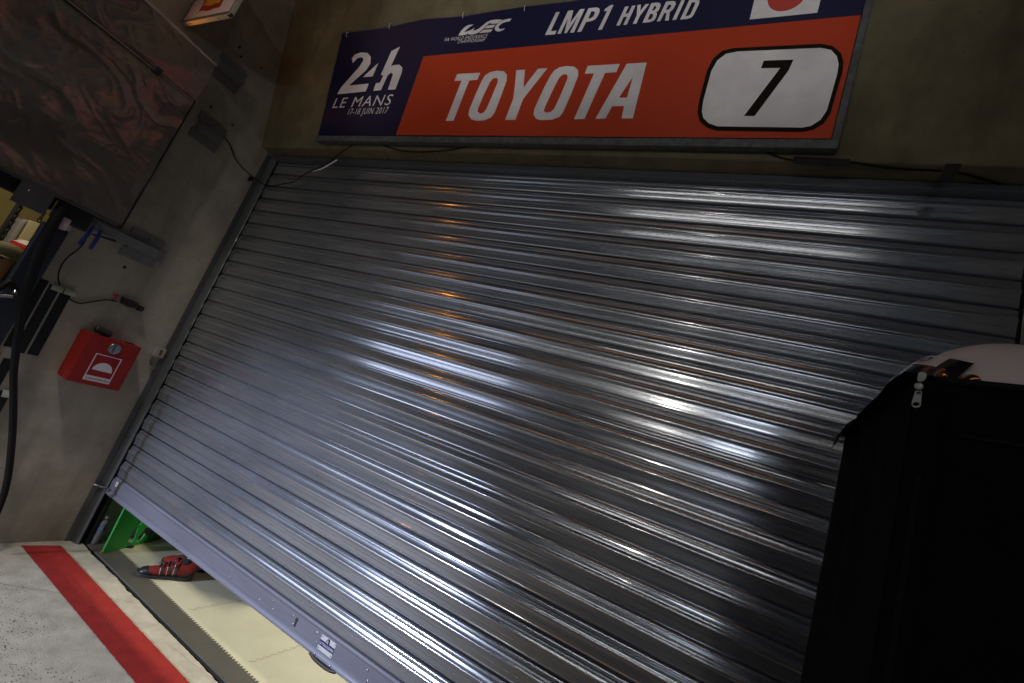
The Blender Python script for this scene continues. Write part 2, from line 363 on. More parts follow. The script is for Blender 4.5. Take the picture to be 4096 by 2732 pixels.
def text_mesh(body, shear=0., bold=0.):
    cu = bpy.data.curves.new('text', 'FONT'); cu.body = body; cu.size = 1; cu.space_character = 1.12; cu.shear = shear; cu.offset = bold; cu.resolution_u = 3
    t = bpy.data.objects.new('text', cu); col.objects.link(t)
    dg = bpy.context.evaluated_depsgraph_get(); dg.update()
    me = bpy.data.meshes.new_from_object(t.evaluated_get(dg))
    bpy.data.objects.remove(t)
    return me
def lettering(name, body, p0, p1, up, h, n, off, m, parent, shear=0., bold=.012):
    """letters whose baseline runs p0->p1, cap height h along up"""
    me = text_mesh(body, shear, bold)
    xs = [v.co.x for v in me.vertices]; ys = [v.co.y for v in me.vertices]
    x0, x1 = min(xs), max(xs); caph = .70
    ax = p1 - p0
    for v in me.vertices:
        v.co = p0 + ax * ((v.co.x - x0) / (x1 - x0)) + up * (v.co.y / caph * h) + n * off
    return mkobj(name, me, m, parent)
def rounded(pts, r, k=5):
    out = []; n = len(pts); pts = [Vector(p) for p in pts]
    for i in range(n):
        a, b, c = pts[i-1], pts[i], pts[(i+1) % n]
        d0 = (a-b); d1 = (c-b); q = min(r, d0.length*.45, d1.length*.45)
        s = b + d0.normalized()*q; e = b + d1.normalized()*q
        for j in range(k+1):
            t = j/k; out.append(s*(1-t)**2 + b*2*t*(1-t) + e*t*t)
    return out

X, Y, Z = Vector((1,0,0)), Vector((0,1,0)), Vector((0,0,1))

# ================================================================== SETTING
# concrete apron: one sheet, cut by the rough threshold edge
rough_edge = []
x = -40
edge_pts = [(-40, .10)] + [(i*.02, .088 - .030*(i*.02)/1. + .010*noise.noise((i*.11, 0, 0)) + .006*noise.noise((i*.43, 5, 0)) + .005*noise.noise((i*1.7, 9, 0))) for i in range(0, 250)] + [(40, 0.)]
vs = [(x, y, 0) for x, y in edge_pts] + [(x, -60, 0) for x, y in edge_pts]
n = len(edge_pts)
tag(pymesh('apron_ground', vs, [(i, i+1, i+1+n, i+n) for i in range(n-1)], M['apron']), kind='structure')
vs = [(x, y, 0) for x, y in edge_pts] + [(x, y + .006, -.04) for x, y in edge_pts]
tag(pymesh('apron_kerb_edge', vs, [(i, i+1, i+1+n, i+n) for i in range(n-1)], M['dark_sill']), kind='structure')
tag(MB().box((-6, -.2, -.3), (12, 9, -.03)).build('garage_floor', M['dark_sill']), kind='structure')
tag(MB().prism([(.05,.094,-.03),(5.0,-.036,-.03),(5.0,-.018,-.03),(.05,.110,-.03)], (0,0,.026)).build('threshold_strip', mat('sill_metal', (.03, .03, .035), .5, .6)), kind='structure')
# painted red line with a slightly ragged edge
def ragged(p, q, nseg, amp, seed):
    p, q = Vector(p), Vector(q); d = (q-p); nn = Vector((-d.y, d.x, 0)).normalized()
    return [p + d*(i/nseg) + nn*amp*noise.noise((i*.7, seed, 0)) for i in range(nseg+1)]
a = ragged((.088, -.050, .004), (4.6, -.160, .004), 300, .004, 3); b = ragged((.054, -.256, .004), (4.6, -.372, .004), 300, .004, 9)
vs = a + b; n = len(a)
tag(pymesh('red_floor_line', vs, [(i, i+1, i+1+n, i+n) for i in range(n-1)], M['redline']), kind='structure')
# saw-cut joint and small cracks in the apron
crk = MB()
def crack(pts, wd):
    pts = [Vector((*p, .0072)) for p in pts]; out = []
    for i in range(len(pts)-1):
        for k in range(12):
            t = k/12; p = pts[i].lerp(pts[i+1], t); out.append(p + Vector((noise.noise(p*9)*.008, noise.noise(p*9+X*7)*.008, 0)))
    out.append(pts[-1])
    l = []; r = []
    for i, p in enumerate(out):
        d = (out[min(i+1, len(out)-1)]-out[max(i-1, 0)]).normalized(); nn = Vector((-d.y, d.x, 0)); ww = wd*(.6+.4*noise.noise(p*20))
        l.append(p+nn*ww); r.append(p-nn*ww)
    n = len(l); crk.add(l+r, [(i, i+1, i+1+n, i+n) for i in range(n-1)])
crack([(.20, -.98), (.561, -.493), (.752, -.279), (.87, -.10), (.981, .02)], .0018)
crack([(.47, -.15), (.75, -.165), (1.05, -.19), (1.5, -.20)], .0012)
crack([(1.5, -.02), (1.75, .0), (1.9, .02)], .0014)
tag(crk.build('floor_crack', M['dark_sill']), kind='structure')

# ---------------------------------------------------------------- garage walls
def yz(pts, x): return [Vector((x, y, z)) for y, z in pts]
o = MB().prism(yz([(.6, -.05), (-.858, -.05), (-.858, 2.36), (-3.6, 2.36), (-3.6, 5.6), (.6, 5.6)], -.30), (.30, 0, 0)).build('concrete_wall', M['wall'])
tag(o, 'pale concrete side wall carrying the red box, dark tape strips and foil panel', 'wall')
o = MB().box((5.0, -.86, -.05), (5.35, .6, 5.6)).build('concrete_pier', M['lintel'])
tag(o, 'concrete pier beyond the far right edge of the shutter', 'wall')
TILT = R(14); UP = Vector((0, -math.sin(TILT), math.cos(TILT))); NRM = Vector((0, -math.cos(TILT), -math.sin(TILT)))
LP = Vector((0, -.068, 3.393))
top = LP + UP*2.1
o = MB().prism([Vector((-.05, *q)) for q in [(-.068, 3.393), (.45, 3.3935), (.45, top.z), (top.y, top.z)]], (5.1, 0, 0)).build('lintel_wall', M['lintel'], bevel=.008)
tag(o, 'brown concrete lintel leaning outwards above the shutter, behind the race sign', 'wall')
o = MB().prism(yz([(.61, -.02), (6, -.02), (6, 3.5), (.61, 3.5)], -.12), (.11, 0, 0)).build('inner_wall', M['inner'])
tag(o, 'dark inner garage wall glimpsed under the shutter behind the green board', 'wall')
o = MB().box((-.1, 6, -.02), (5.1, 6.1, 3.5)).build('back_wall', mat('garage_back_wall', (.5, .48, .4), .8)); tag(o, 'back wall of the lit garage behind the shutter', 'wall')
o = MB().box((-.1, .46, 3.5), (5.1, 6.1, 3.6)).build('garage_ceiling', mat('garage_ceiling_paint', (.5, .48, .42), .8)); tag(o, kind='structure')

# ---------------------------------------------------------------- garage floor mats with jigsaw edge
def jig(x0, x1, y0, y1, pitch=.026, d=.013):
    out = []; L = x1-x0; k = int(L/pitch)
    for i in range(k):
        xx = x0 + i*pitch; yy = y0 + (y1-y0)*(i/k)
        for fx, fy in ((0, 0), (.30, 0), (.22, .55), (.34, 1), (.66, 1), (.78, .55), (.70, 0)):
            out.append(Vector((xx + fx*pitch, yy + (fy-.5)*d, 0)))
    out.append(Vector((x1, y1-.5*d, 0)))
    return out
def flatmesh(loop, z):
    tri = tessellate_polygon([[Vector((p.x, p.y, 0)) for p in loop]])
    return [Vector((p.x, p.y, z)) for p in loop], [tuple(t) for t in tri]
J = jig(.02, 4.98, .270, .105)
fr_ = [Vector((4.98, -.015, 0)), Vector((.02, .113, 0))]
v, f = flatmesh(J + fr_, .0045); n = len(J)
mb_ = MB().add(v, f).add([v[n], v[n+1], v[n]-Z*.024, v[n+1]-Z*.024], [(0,1,3,2)])
gm = mb_.build('grey_floor_mat', M['greymat'])
tag(gm, 'grey jigsaw edged floor mat strip just inside the shutter', 'floor mat')
cm = MB().add([(.02,.18,.0021),(4.98,.02,.0021),(4.98,5.9,.0021),(.02,5.9,.0021)], [(0,1,2,3)]).build('cream_floor_mat', M['creammat'])
tag(cm, 'cream interlocking floor mat under the red shoes inside the garage', 'floor mat')
sm = MB()
for xx in (.52, 1.18, 1.84, 2.5, 3.16):
    pts = [Vector((xx + .008*(1 if (i//2) % 2 else -1), .27 + i*.013, .0065)) for i in range(0, 60)]
    sm.tube(pts, .0012, 4)
pts = [Vector((.05 + i*.013, .86 + .008*(1 if (i//2) % 2 else -1), .0065)) for i in range(0, 300)]
sm.tube(pts, .0012, 4)
sm.build('tile_seam', mat('seam_dirt', (.46, .43, .33), .8), cm)

# ================================================================== ROLLER SHUTTER
rs = empty('roller_shutter', (2.5, .07, 0)); tag(rs, 'dull galvanised roller shutter stopped a little above the garage floor', 'roller shutter')
PROF = [(0,-.020),(.022,-.020),(.030,-.003),(.042,.001),(.09,.0045),(.115,.0052),(.128,.0085),(.142,.0088),(.155,.0058),(.19,.0062),(.205,.0092),(.218,.0094),(.232,.0068),
        (.30,.0088),(.345,.0108),(.375,.0126),(.40,.0140),(.425,.0148),(.45,.0148),(.475,.0143),(.49,.0137),(.505,.0127),(.52,.0115),(.535,.0106),(.55,.0102),(.60,.0096),(.665,.0089),(.675,.0106),(.688,.0105),(.70,.0084),(.75,.0080),
        (.80,.0076),(.84,.0072),(.875,.0067),(.89,.0080),(.915,.0078),(.94,.0056),(.966,.001),(.974,-.020),(1.0,-.020)]
PITCH = .1232; ZB = .515; NS = 23; YC = .078
prof = []
for k in range(NS):
    zt = ZB + (NS-k)*PITCH
    for u, p in PROF[:-1]:
        prof.append((YC - p*1.15, zt - u*PITCH, k))
xsn = [.092 + (4.905-.092)*i/60 for i in range(61)]
vs = []
jit = [[.00045*noise.noise((i*.13, k*3.1, 0)) for i in range(61)] for k in range(NS)]
for i, xx in enumerate(xsn):
    for (y, z, k) in prof: vs.append((xx, y + jit[k][i], z + .4*jit[k][i]))
n = len(prof)
fs = [(i*n+j, i*n+j+1, (i+1)*n+j+1, (i+1)*n+j) for i in range(60) for j in range(n-1)]
curt = pymesh('curtain', vs, fs, M['slat'], rs, 28)
# bottom bar
bp = [(.084,.516),(.068,.512),(.066,.500),(.058,.494),(.058,.424),(.064,.420),(.058,.412),(.050,.400),(.050,.388),(.058,.381),(.084,.381)]
bb = MB().prism([Vector((.094, y, z)) for y, z in bp], (4.81, 0, 0)).build('bottom_bar', M['bar'], rs, 35)
for xx in (1.62, 1.90, 2.02, 2.19, 2.38, 2.75, 3.1):
    for zz in (.478, .440):
        MB().lathe([(.0055, 0), (.005, .002), (.002, .0032)], (xx + (.02 if zz < .45 else 0), .0578, zz), 8, -Y).build('rivet', M['steel'], bb, 40)
for xx in (2.425, 2.54): MB().lathe([(.006, 0), (.006, .004), (.003, .006)], (xx, .0495, .396), 8, -Y).build('bolt', M['steel'], bb, 40)
kh = [Vector((2.225 + .010*math.sin(a), .0572, .470 + .010*math.cos(a))) for a in [R(t) for t in range(-140, 141, 20)]] + [Vector((2.232, .0572, .435)), Vector((2.219, .0572, .435))]
decal('keyhole', [kh], -Y, 0, M['black'], bb)
# maker's plate
PX0, PX1, PZ0, PZ1 = 2.418, 2.524, .419, .490
ppl = rounded([Vector((PX0,.0575,PZ0)), Vector((PX1,.0575,PZ0)), Vector((PX1,.0575,PZ1)), Vector((PX0,.0575,PZ1))], .006)
mp = decal('maker_plate', [ppl], -Y, 0, mat('plate_aluminium', (.50,.50,.52), .5, .2), bb)
def rect(x0, x1, z0, z1, y): return [Vector((x0,y,z0)), Vector((x1,y,z0)), Vector((x1,y,z1)), Vector((x0,y,z1))]
decal('plate_band', [rect(PX0+.001, PX1-.001, .440, .466, .0555)], -Y, 0, M['navyink'], bb, .0005)
lettering('plate_lettering', 'LA TOULOUSAINE', Vector((PX0+.005,.0545,.447)), Vector((PX1-.004,.0545,.447)), Z, .012, -Y, .0001, M['signwhite'], bb)
tw = [(2.458,.466),(2.459,.479),(2.468,.487),(2.474,.489),(2.482,.481),(2.483,.468),(2.479,.462),(2.464,.462)]
decal('plate_tower', [[Vector((x,.0552,z)) for x, z in tw]], -Y, 0, M['signblack'], bb, .0004)
decal('plate_tower_face', [[Vector((x,.0545,z)) for x, z in [(2.461,.466),(2.463,.478),(2.469,.484),(2.475,.477),(2.475,.464)]]], -Y, 0, mat('tower_grey',(.3,.3,.31),.5), bb, .0004)
for xx in (PX0+.008, PX1-.008):
    for zz in (PZ0+.008, PZ1-.008): MB().lathe([(.004,0),(.003,.002)], (xx,.0563,zz), 8, -Y).build('rivet', M['steel'], bb, 40)
decal('warning_sticker', [rect(.152,.180,.462,.493,.0575)], -Y, 0, M['white'], bb, .0006)
decal('sticker_symbol', [[Vector((.160,.0565,.473)), Vector((.174,.0565,.473)), Vector((.167,.0565,.483))]], -Y, 0, M['navyink'], bb, .0004)
MB().tube(smooth_path([(2.39,.056,.386),(2.43,.052,.378),(2.48,.051,.375),(2.54,.052,.376),(2.58,.056,.385)]), .010, 8).build('pull_handle', M['black'], bb, 60)
# side bolt on the bar
MB().tube(smooth_path([(.10,.045,.428),(.085,.04,.424),(.06,.03,.42),(.03,.01,.418),(.015,-.005,.42)]), .008, 8).build('side_bolt', M['steel'], rs, 50)
MB().box((.098,.046,.400), (.125,.0575,.425)).build('bolt_keeper', M['rail'], rs, bevel=.003)
# guide rails
def guide(mir):
    f = (lambda x: 4.995-x) if mir else (lambda x: x)
    g = [(.0015,0),(.010,-.002),(.013,.036),(.030,.034),(.058,.044),(.070,.047),(.080,.054),(.080,.060),(.074,.066),(.060,.066),(.045,.058),(.0015,.062)]
    MB().prism([Vector((f(x), y, -.0)) for x, y in g], (0,0,3.375)).build('guide_rail', M['rail'], rs, 40)
    MB().box((min(f(.003),f(.088)), .100, .0), (max(f(.003),f(.088)), .125, 3.375)).build('guide_channel', M['black'], rs)
guide(False); guide(True)
MB().prism([Vector((.083, y, z)) for y, z in [(.05,3.392),(.035,3.385),(.035,3.352),(.055,3.345),(.12,3.345),(.12,3.392)]], (4.83,0,0)).build('head_beam', M['rail'], rs, 40)

# ================================================================== RACE SIGN (tilted with the lintel)
SO = .065                                   # how far the board stands off the lintel
SP = LP + NRM*SO
z12 = zoomed(1200, 0, 1.9592); z23 = zoomed(2300, 0, 1.309); zw = zoomed(1700, 50, 5.8775)
def S(pts): return [hitn(u, v, SP, NRM) for u, v in pts]
def sxy(s, t): return SP + X*s + UP*t
sg = empty('race_sign', SP + X*2.47); tag(sg, 'blue and red race team sign with number 7 hung above the shutter', 'sign')
topl = S(z12([(335,262),(520,238),(700,213),(840,178),(980,150),(1130,138),(1285,128),(1500,92),(1760,52),(2100,14)]))
outline = [sxy(.787,.073), sxy(4.158,.073), sxy(4.158,.905)] + list(reversed(topl))
decal('blue_panel', [outline], NRM, -.004, M['navy'], sg, .004)
rl = S(z12([(970,443)]))[0]; r2 = S(z12([(753,1059)]))[0]
tR = (rl-SP).dot(UP)
decal('red_panel', [[r2, sxy(4.158,.0735), sxy(4.158,tR), rl]], NRM, .001, M['signred'], sg)
LT = {'T': [[(1145,950),(1205,948),(1329,633),(1392,628),(1415,573),(1235,583),(1212,637),(1269,634)]],
 'O': [[(1395,950),(1345,938),(1323,905),(1330,860),(1380,740),(1425,640),(1450,597),(1490,569),(1545,557),(1600,562),(1624,588),(1622,632),(1580,750),(1530,880),(1500,922),(1450,945)],
       [(1392,876),(1400,845),(1450,730),(1492,645),(1512,620),(1538,612),(1554,622),(1551,648),(1510,750),(1463,858),(1443,884),(1415,893)]],
 'Y': [[(1610,942),(1690,941),(1750,778),(1940,538),(1867,542),(1752,692),(1765,550),(1697,553),(1688,660),(1673,778)]],
 'O2': [[(1885,944),(1850,932),(1832,898),(1840,855),(1905,710),(1965,595),(1995,555),(2035,531),(2090,521),(2150,526),(2181,552),(2182,595),(2130,730),(2065,878),(2035,918),(1975,940)],
        [(1912,872),(1922,838),(1975,725),(2030,618),(2053,592),(2082,583),(2099,595),(2096,625),(2050,735),(1995,855),(1970,878),(1932,886)]]}
LR = {'T2': [[(-4,626),(50,624),(158,384),(217,380),(235,337),(68,347),(52,388),(101,386)]],
 'A': [[(108,624),(160,622),(195,558),(258,557),(245,622),(303,622),(376,330),(272,336)],[(230,514),(273,513),(305,402)]]}
for k, ls in LT.items(): decal('team_letter', [S(z12(l)) for l in ls], NRM, .003, M['signwhite'], sg)
for k, ls in LR.items(): decal('team_letter', [S(z23(l)) for l in ls], NRM, .003, M['signwhite'], sg)
ro = z23([(830,255),(1290,233),(1350,245),(1392,282),(1405,330),(1400,380),(1335,600),(1300,650),(1245,682),(1190,693),(740,686),(690,670),(652,635),(642,590),(650,530),(692,370),(722,312),(770,270)])
ri = z23([(850,273),(1285,254),(1340,265),(1370,298),(1379,340),(1372,390),(1318,580),(1285,630),(1235,662),(1190,671),(745,664),(700,648),(672,620),(664,585),(672,530),(714,375),(745,320),(790,285)])
def closed_smooth(pts, sub=4):
    q = smooth_path([pts[-1]] + list(pts) + [pts[0], pts[1]], sub); return q[sub:-sub-1]
np_ = decal('number_plate', [S(ri)], NRM, .0035, M['signwhite'], sg)
decal('plate_border', [S(ro), S(ri)], NRM, .003, M['signblack'], sg, .002)
decal('plate_numeral', [S(z23([(885,610),(940,611),(1118,372),(1143,317),(988,322),(973,361),(1075,359)]))], NRM, .0055, M['signblack'], sg)
# flag: white field with a red disc
fl0 = S(z23([(915,100)]))[0]; fl1 = S(z23([(1268,72)]))[0]
f0 = (fl0-SP); f1 = (fl1-SP); ft = (f0.dot(UP)+f1.dot(UP))/2
decal('flag', [[sxy(f0.x,ft), sxy(f1.x,ft), sxy(f1.x,ft+.19), sxy(f0.x,ft+.19)]], NRM, .001, M['signwhite'], sg)
fc = ((f0.x+f1.x)/2 - .002, ft+.098)
decal('flag_disc', [[sxy(fc[0]+.080*math.cos(R(t)), fc[1]+.074*math.sin(R(t))) for t in range(0,360,10)]], NRM, .003, M['sunred'], sg)
# event logo and lettering
decal('event_numeral', [S(z12([(293,740),(322,688),(400,600),(470,520),(500,470),(490,450),(455,455),(415,495),(407,460),(430,430),(480,412),(530,416),(556,447),(553,500),(520,550),(385,672),(540,656),(516,717),(400,730)]))], NRM, .001, M['signwhite'], sg)
decal('event_numeral', [S(z12([(495,605),(615,495),(570,600)]))], NRM, .001, M['signwhite'], sg)
decal('event_letter', [S(z12([(785,367),(718,402),(672,505),(635,588),(655,592),(628,650),(597,653),(575,713),(635,708),(688,592),(716,570),(730,585),(690,704),(748,702),(800,565),(803,530),(778,508),(735,512),(713,522)]))], NRM, .001, M['signwhite'], sg)
def sline(name, body, q0, q1, hh, shear, bold=.02):
    a, b = S([q0, q1]); lettering(name, body, a, b, UP, hh, NRM, .0015, M['signwhite'], sg, shear, bold)
a, = z12([(253,848)]); b, = z12([(716,822)]); sline('event_lettering', 'LE MANS', a, b, .078, .22, .0)
a, = z12([(372,900)]); b, = z12([(688,888)]); sline('date_lettering', '17-18 JUIN 2017', a, b, .047, .25, .0)
a, = z12([(1130,326)]); b, = z12([(1470,294)]); sline('series_lettering', 'FIA WORLD ENDURANCE', a, b, .024, .35, .0)
a, = z12([(1235,341)]); b, = z12([(1448,325)]); sline('series_lettering', 'CHAMPIONSHIP', a, b, .021, .35, .0)
zl_ = zoomed(2150, 0, 3.509)
CL = [[[(108,495),(248,483),(269,433),(187,441),(313,170),(262,175)]],
 [[(279,478),(432,155),(503,148),(458,330),(600,133),(663,128),(513,457),(458,461),(577,212),(410,466),(378,469),(432,250),(326,474)]],
 [[(558,452),(613,446),(683,312),(760,298),(815,270),(850,220),(875,160),(868,122),(835,108),(718,120)],[(710,265),(750,258),(785,235),(808,185),(800,160),(757,160)]],
 [[(850,422),(905,417),(1068,72),(1025,76),(950,130),(935,158),(980,155)]],
 [[(1108,360),(1155,356),(1210,240),(1260,235),(1206,352),(1252,348),(1376,80),(1330,85),(1277,192),(1232,198),(1280,93),(1232,97)]],
 [[(1338,338),(1388,333),(1440,222),(1568,57),(1518,62),(1440,162),(1452,70),(1405,75),(1393,222)]],
 [[(1475,322),(1580,313),(1635,290),(1665,245),(1680,195),(1665,175),(1700,150),(1730,80),(1722,50),(1690,40),(1600,48)],[(1545,278),(1590,275),(1615,250),(1625,210),(1610,195),(1583,198)],[(1605,155),(1640,150),(1665,115),(1668,95),(1655,85),(1638,88)]],
 [[(1675,302),(1722,298),(1780,185),(1812,182),(1790,292),(1842,288),(1858,170),(1905,130),(1942,60),(1938,30),(1905,18),(1808,25)],[(1802,142),(1845,138),(1870,105),(1880,78),(1865,65),(1840,68)]],
 [[(1892,284),(1945,280),(2072,2),(2022,5)]],
 [[(2003,276),(2110,268),(2165,245),(2200,195),(2265,60),(2275,20),(2262,-8),(2135,-4)],[(2075,230),(2120,226),(2150,200),(2215,55),(2215,35),(2165,38)]]]
for ls in CL: decal('class_letter', [S(zl_(l)) for l in ls], NRM, .001, M['signwhite'], sg)
wec = [[(790,543),(850,440),(930,355),(1010,305),(1080,290),(1140,288),(1060,340),(970,415),(915,467),(980,455),(1080,420),(1140,385),(1170,365),(1125,435),(1180,425),(1260,390),(1360,310),(1450,235),(1560,185),(1690,170),(1820,173),(1760,220),(1690,262),(1535,272),(1590,240),(1510,255),(1430,325),(1340,415),(1250,480),(1150,515),(1060,522),(1015,520),(1040,485),(960,525),(880,540)],
       [(1395,380),(1470,310),(1655,290),(1610,360)], [(1275,490),(1375,415),(1590,395),(1545,462)],
       [(2040,148),(1950,155),(1840,185),(1740,240),(1670,310),(1643,380),(1655,425),(1700,448),(1770,445),(1850,410),(1885,365),(1830,390),(1770,395),(1735,375),(1735,330),(1770,290),(1830,250),(1900,225),(1985,210)]]
for l in wec: decal('series_logo', [S(zw(l))], NRM, .001, M['signwhite'], sg)
# galvanised tray frame
fr = MB()
def slab(s0, s1, t0, t1, n0, n1):
    a = [sxy(s0,t0)+NRM*n0, sxy(s1,t0)+NRM*n0, sxy(s1,t1)+NRM*n0, sxy(s0,t1)+NRM*n0]; fr.prism(a, NRM*(n1-n0))
slab(.762, 4.192, .029, .070, -.05, .004); slab(4.161, 4.192, .0705, 1.4, -.05, .004); slab(.770, .784, .0705, .90, -.05, -.006)
slab(.79, 4.16, .0705, .9, -.045, -.008)
fr.build('sign_frame', M['galv'], sg, bevel=.004)
for q in ((370,285),(705,216),(1281,130),(1763,74)):
    p, = S(z12([q])); MB().tube(smooth_path([p - UP*.012 + NRM*.004, p + NRM*.010 + UP*.010, p + UP*.030 + NRM*.002, p + UP*.034 - NRM*.02]), .0022, 5).build('cable_tie', M['signwhite'], sg, 60)

# ================================================================== EMBLEM BOX SIGN projecting from the side wall
eb = empty('emblem_sign', (.3, -.88, 3.735)); tag(eb, 'projecting box sign with yellow and red emblem near the top left', 'sign')
MB().box((.002, -.930, 3.735), (.598, -.900, 4.36)).build('sign_box', M['emblemside'], eb, bevel=.003)
ef = lambda pts: [hit(u, v, 1, -.9305) for u, v in pts]
ze = zoomed(680, 0, 7.347)
decal('face_panel', [[Vector((.006,-.9305,3.742)), Vector((.592,-.9305,3.742)), Vector((.592,-.9305,4.355)), Vector((.006,-.9305,4.355))]], -Y, 0, M['emblemwhite'], eb)
decal('face_trim', [[Vector((.003,-.9305,3.737)), Vector((.596,-.9305,3.737)), Vector((.596,-.9305,4.358)), Vector((.003,-.9305,4.358))],
                    [Vector((.022,-.9305,3.757)), Vector((.022,-.9305,4.338)), Vector((.585,-.9305,4.338)), Vector((.585,-.9305,3.757))]], -Y, .0015, M['ink'], eb)
# scallop emblem: red silhouette with a yellow body
def shell(k):
    pts = [(.175,3.818),(.245,3.818),(.255,3.806),(.335,3.806),(.345,3.818),(.425,3.818),(.425,3.888)]
    for i in range(0, 13):
        a = math.pi*i/12; rr = .215*(1 + .03*abs(math.sin(6*a))); pts.append((.300 + rr*math.cos(a), 4.02 + rr*math.sin(a)))
    pts.append((.175, 3.888))
    cx, cz = .300, 4.02
    return [Vector((cx + (x-cx)*k, -.9305, cz + (z-cz)*k)) for x, z in pts]
decal('emblem_outline', [shell(1.)], -Y, .002, M['emblemred'], eb)
decal('emblem_body', [shell(.80)], -Y, .004, M['emblemyel'], eb)
for xx in (.11, .45): MB().lathe([(.005,0),(.004,.003)], (xx,-.916,3.735), 8, -Z).build('screw', M['black'], eb)
MB().box((.570,-.926,3.733), (.6005,-.906,3.750)).build('corner_gap', M['black'], eb)

# ================================================================== FOIL WRAPPED HEAT SHIELD on the side wall
fb = empty('foil_panel', (.13, -1.2, 2.22)); tag(fb, 'crinkled silver foil heat shield mounted on the concrete side wall', 'heat shield')
def foil(name, y0, y1, z0, z1, x0, x1, amp, seed, tilt=0.):
    ny, nz = 190, 130; vs = []; fs = []
    for j in range(nz+1):
        for i in range(ny+1):
            y = y0+(y1-y0)*i/ny; z = z0+(z1-z0)*j/nz
            e = min(1, min(i, ny-i, )/10) * min(1, min(j, nz-j)/10)
            q1 = Vector((y*1.3 + z*.9, z*3.1 - y*1.5, seed)); q2 = Vector((y*2.9 - z*2.4, z*5.5 + y*2.8, seed+4)); q3 = Vector((y*9 + 2*noise.noise(q1), z*13 + y*5, seed+9)); q4 = Vector((y*26, z*30 - y*9, seed+2))
            rg = lambda v: (1 - min(1, abs(noise.noise(v))*1.9))
            zone = max(0, min(1, .5 + 1.6*noise.noise(Vector((y*1.7, z*2.3, seed+20)))))
            vor = lambda sc_, w_: noise.voronoi(Vector((y*sc_*1.0 - z*sc_*.6, z*sc_*1.5 + y*sc_*.6, seed + w_)) + .5*noise.noise_vector(q2))[0][0]
            fa_, fb_ = y*.80 - z*.60 + .25*noise.noise(q1), y*.60 + z*.80 + .22*noise.noise(q2)
            d = .7*noise.noise(q1) + .16*rg(Vector((fb_*4.2, fa_*.9, seed)))**3 + (.02 + .10*zone)*rg(Vector((fb_*10, fa_*3.2, seed+5)))**4 + .30*vor(3.2, 0) + (.05 + .16*zone)*vor(8, 3) + .07*zone*vor(17, 6)
            ed = .25 + .75*e
            vs.append((x1 + tilt*(z-z0) + amp*d*ed, y + .006*noise.noise((z*9, seed, 0))*(1-e), z + .006*noise.noise((y*8, seed+1, 0))*(1-e)))
    w_ = ny+1
    fs = [(j*w_+i, j*w_+i+1, (j+1)*w_+i+1, (j+1)*w_+i) for j in range(nz) for i in range(ny)]
    ring = [i for i in range(w_)] + [j*w_+ny for j in range(1, nz+1)] + [nz*w_+i for i in range(ny-1, -1, -1)] + [j*w_ for j in range(nz-1, 0, -1)]
    k = len(vs); vs += [(x0, vs[i][1], vs[i][2]) for i in ring]; n = len(ring)
    fs += [(ring[i], ring[(i+1)%n], k+(i+1)%n, k+i) for i in range(n)]
    return pymesh(name, vs, fs, M['foil'], fb, 50)
foil('lower_sheet', -1.75, -.712, 2.222, 3.238, .13, .200, .034, 1.3)
foil('upper_sheet', -1.95, -.702, 3.262, 3.585, .13, .205, .030, 7.7)
MB().tube([(.205,-1.75,3.252),(.207,-1.2,3.252),(.205,-.712,3.250)], .009, 8).build('rod', mat('dark_rod', (.25,.2,.18), .3, 1.), fb, 60)
MB().box((.196,-.99,3.236), (.232,-.945,3.275)).build('rod_clip', M['black'], fb, bevel=.005)
MB().box((.10,-1.75,2.20), (.125,-.672,3.60)).build('edge_shade_board', M['black'], fb)  # black board added as the shadow line beside the foil edge
MB().box((.150,-1.75,2.205), (.196,-.72,2.2195)).build('edge_rail', M['steel'], fb)
sp = MB().box((.192,-1.212,2.072), (.199,-1.06,2.2215)).build('hanging_plate', M['steel'], fb)
MB().box((.1995,-1.175,2.075), (.203,-1.065,2.160)).build('plate_flange', M['steel'], sp)
MB().lathe([(.004,0),(.004,.006),(.001,.008)], (.203,-1.17,2.166), 8, X).build('plate_screw', M['chrome'], sp)
MB().box((.06,-1.75,2.125), (.12,-1.02,2.215)).build('support_beam', M['black'], fb, bevel=.004)
MB().box((.04,-1.0,2.09), (.10,-.815,2.215)).build('support_head', M['black'], fb, bevel=.01)
MB().tube([(.200 + .004*noise.noise((i*.5,1,0)), -1.75 + i*.0262, 3.588 + .004*noise.noise((i*.7,0,0))) for i in range(41)], [.010 + .004*noise.noise((i*.9,4,0)) for i in range(41)], 10).build('rolled_edge', mat('foil_hem', (.6,.52,.45), .42, .8), fb, 60)

# ================================================================== BRACKETS on the wall
def bracket(y0, y1, z0, z1, label, arm=0):
    t = empty('wall_bracket', (.01, (y0+y1)/2, z0)); tag(t, label, 'bracket', 'steel brackets on the concrete side wall')
    h = z1-z0; a = z0+.31*h; b = z0+.69*h
    MB().box((.001,y0+.02,a+.001), (.020,y1+(.02 if arm else 0),b-.001)).build('centre_bar', M['bracket'], t, bevel=.002)
    for q0, q1 in ((z0, a), (b, z1)):
        p = MB().box((.001,y0,q0), (.010,y1,q1)).build('plate', M['bracket'], t, bevel=.002)
        MB().lathe([(.011,0),(.011,.006),(.006,.009)], (.010,(y0+y1)/2+.01,(q0+q1)/2), 6, X).build('bolt', M['bracket'], p)
    if arm: MB().box((.021,y0-arm,a+.01), (.055,y1-.03,b-.01)).build('arm', M['bracket'], t, bevel=.003)
bracket(-.640, -.430, 3.590, 3.808, 'steel wall bracket nearest the emblem sign, half hidden by foil')
bracket(-.568, -.355, 3.085, 3.308, 'middle steel wall bracket with a thin cable running down from it')
bracket(-.575, -.350, 2.054, 2.273, 'steel wall bracket with an arm below the foil corner', .19)

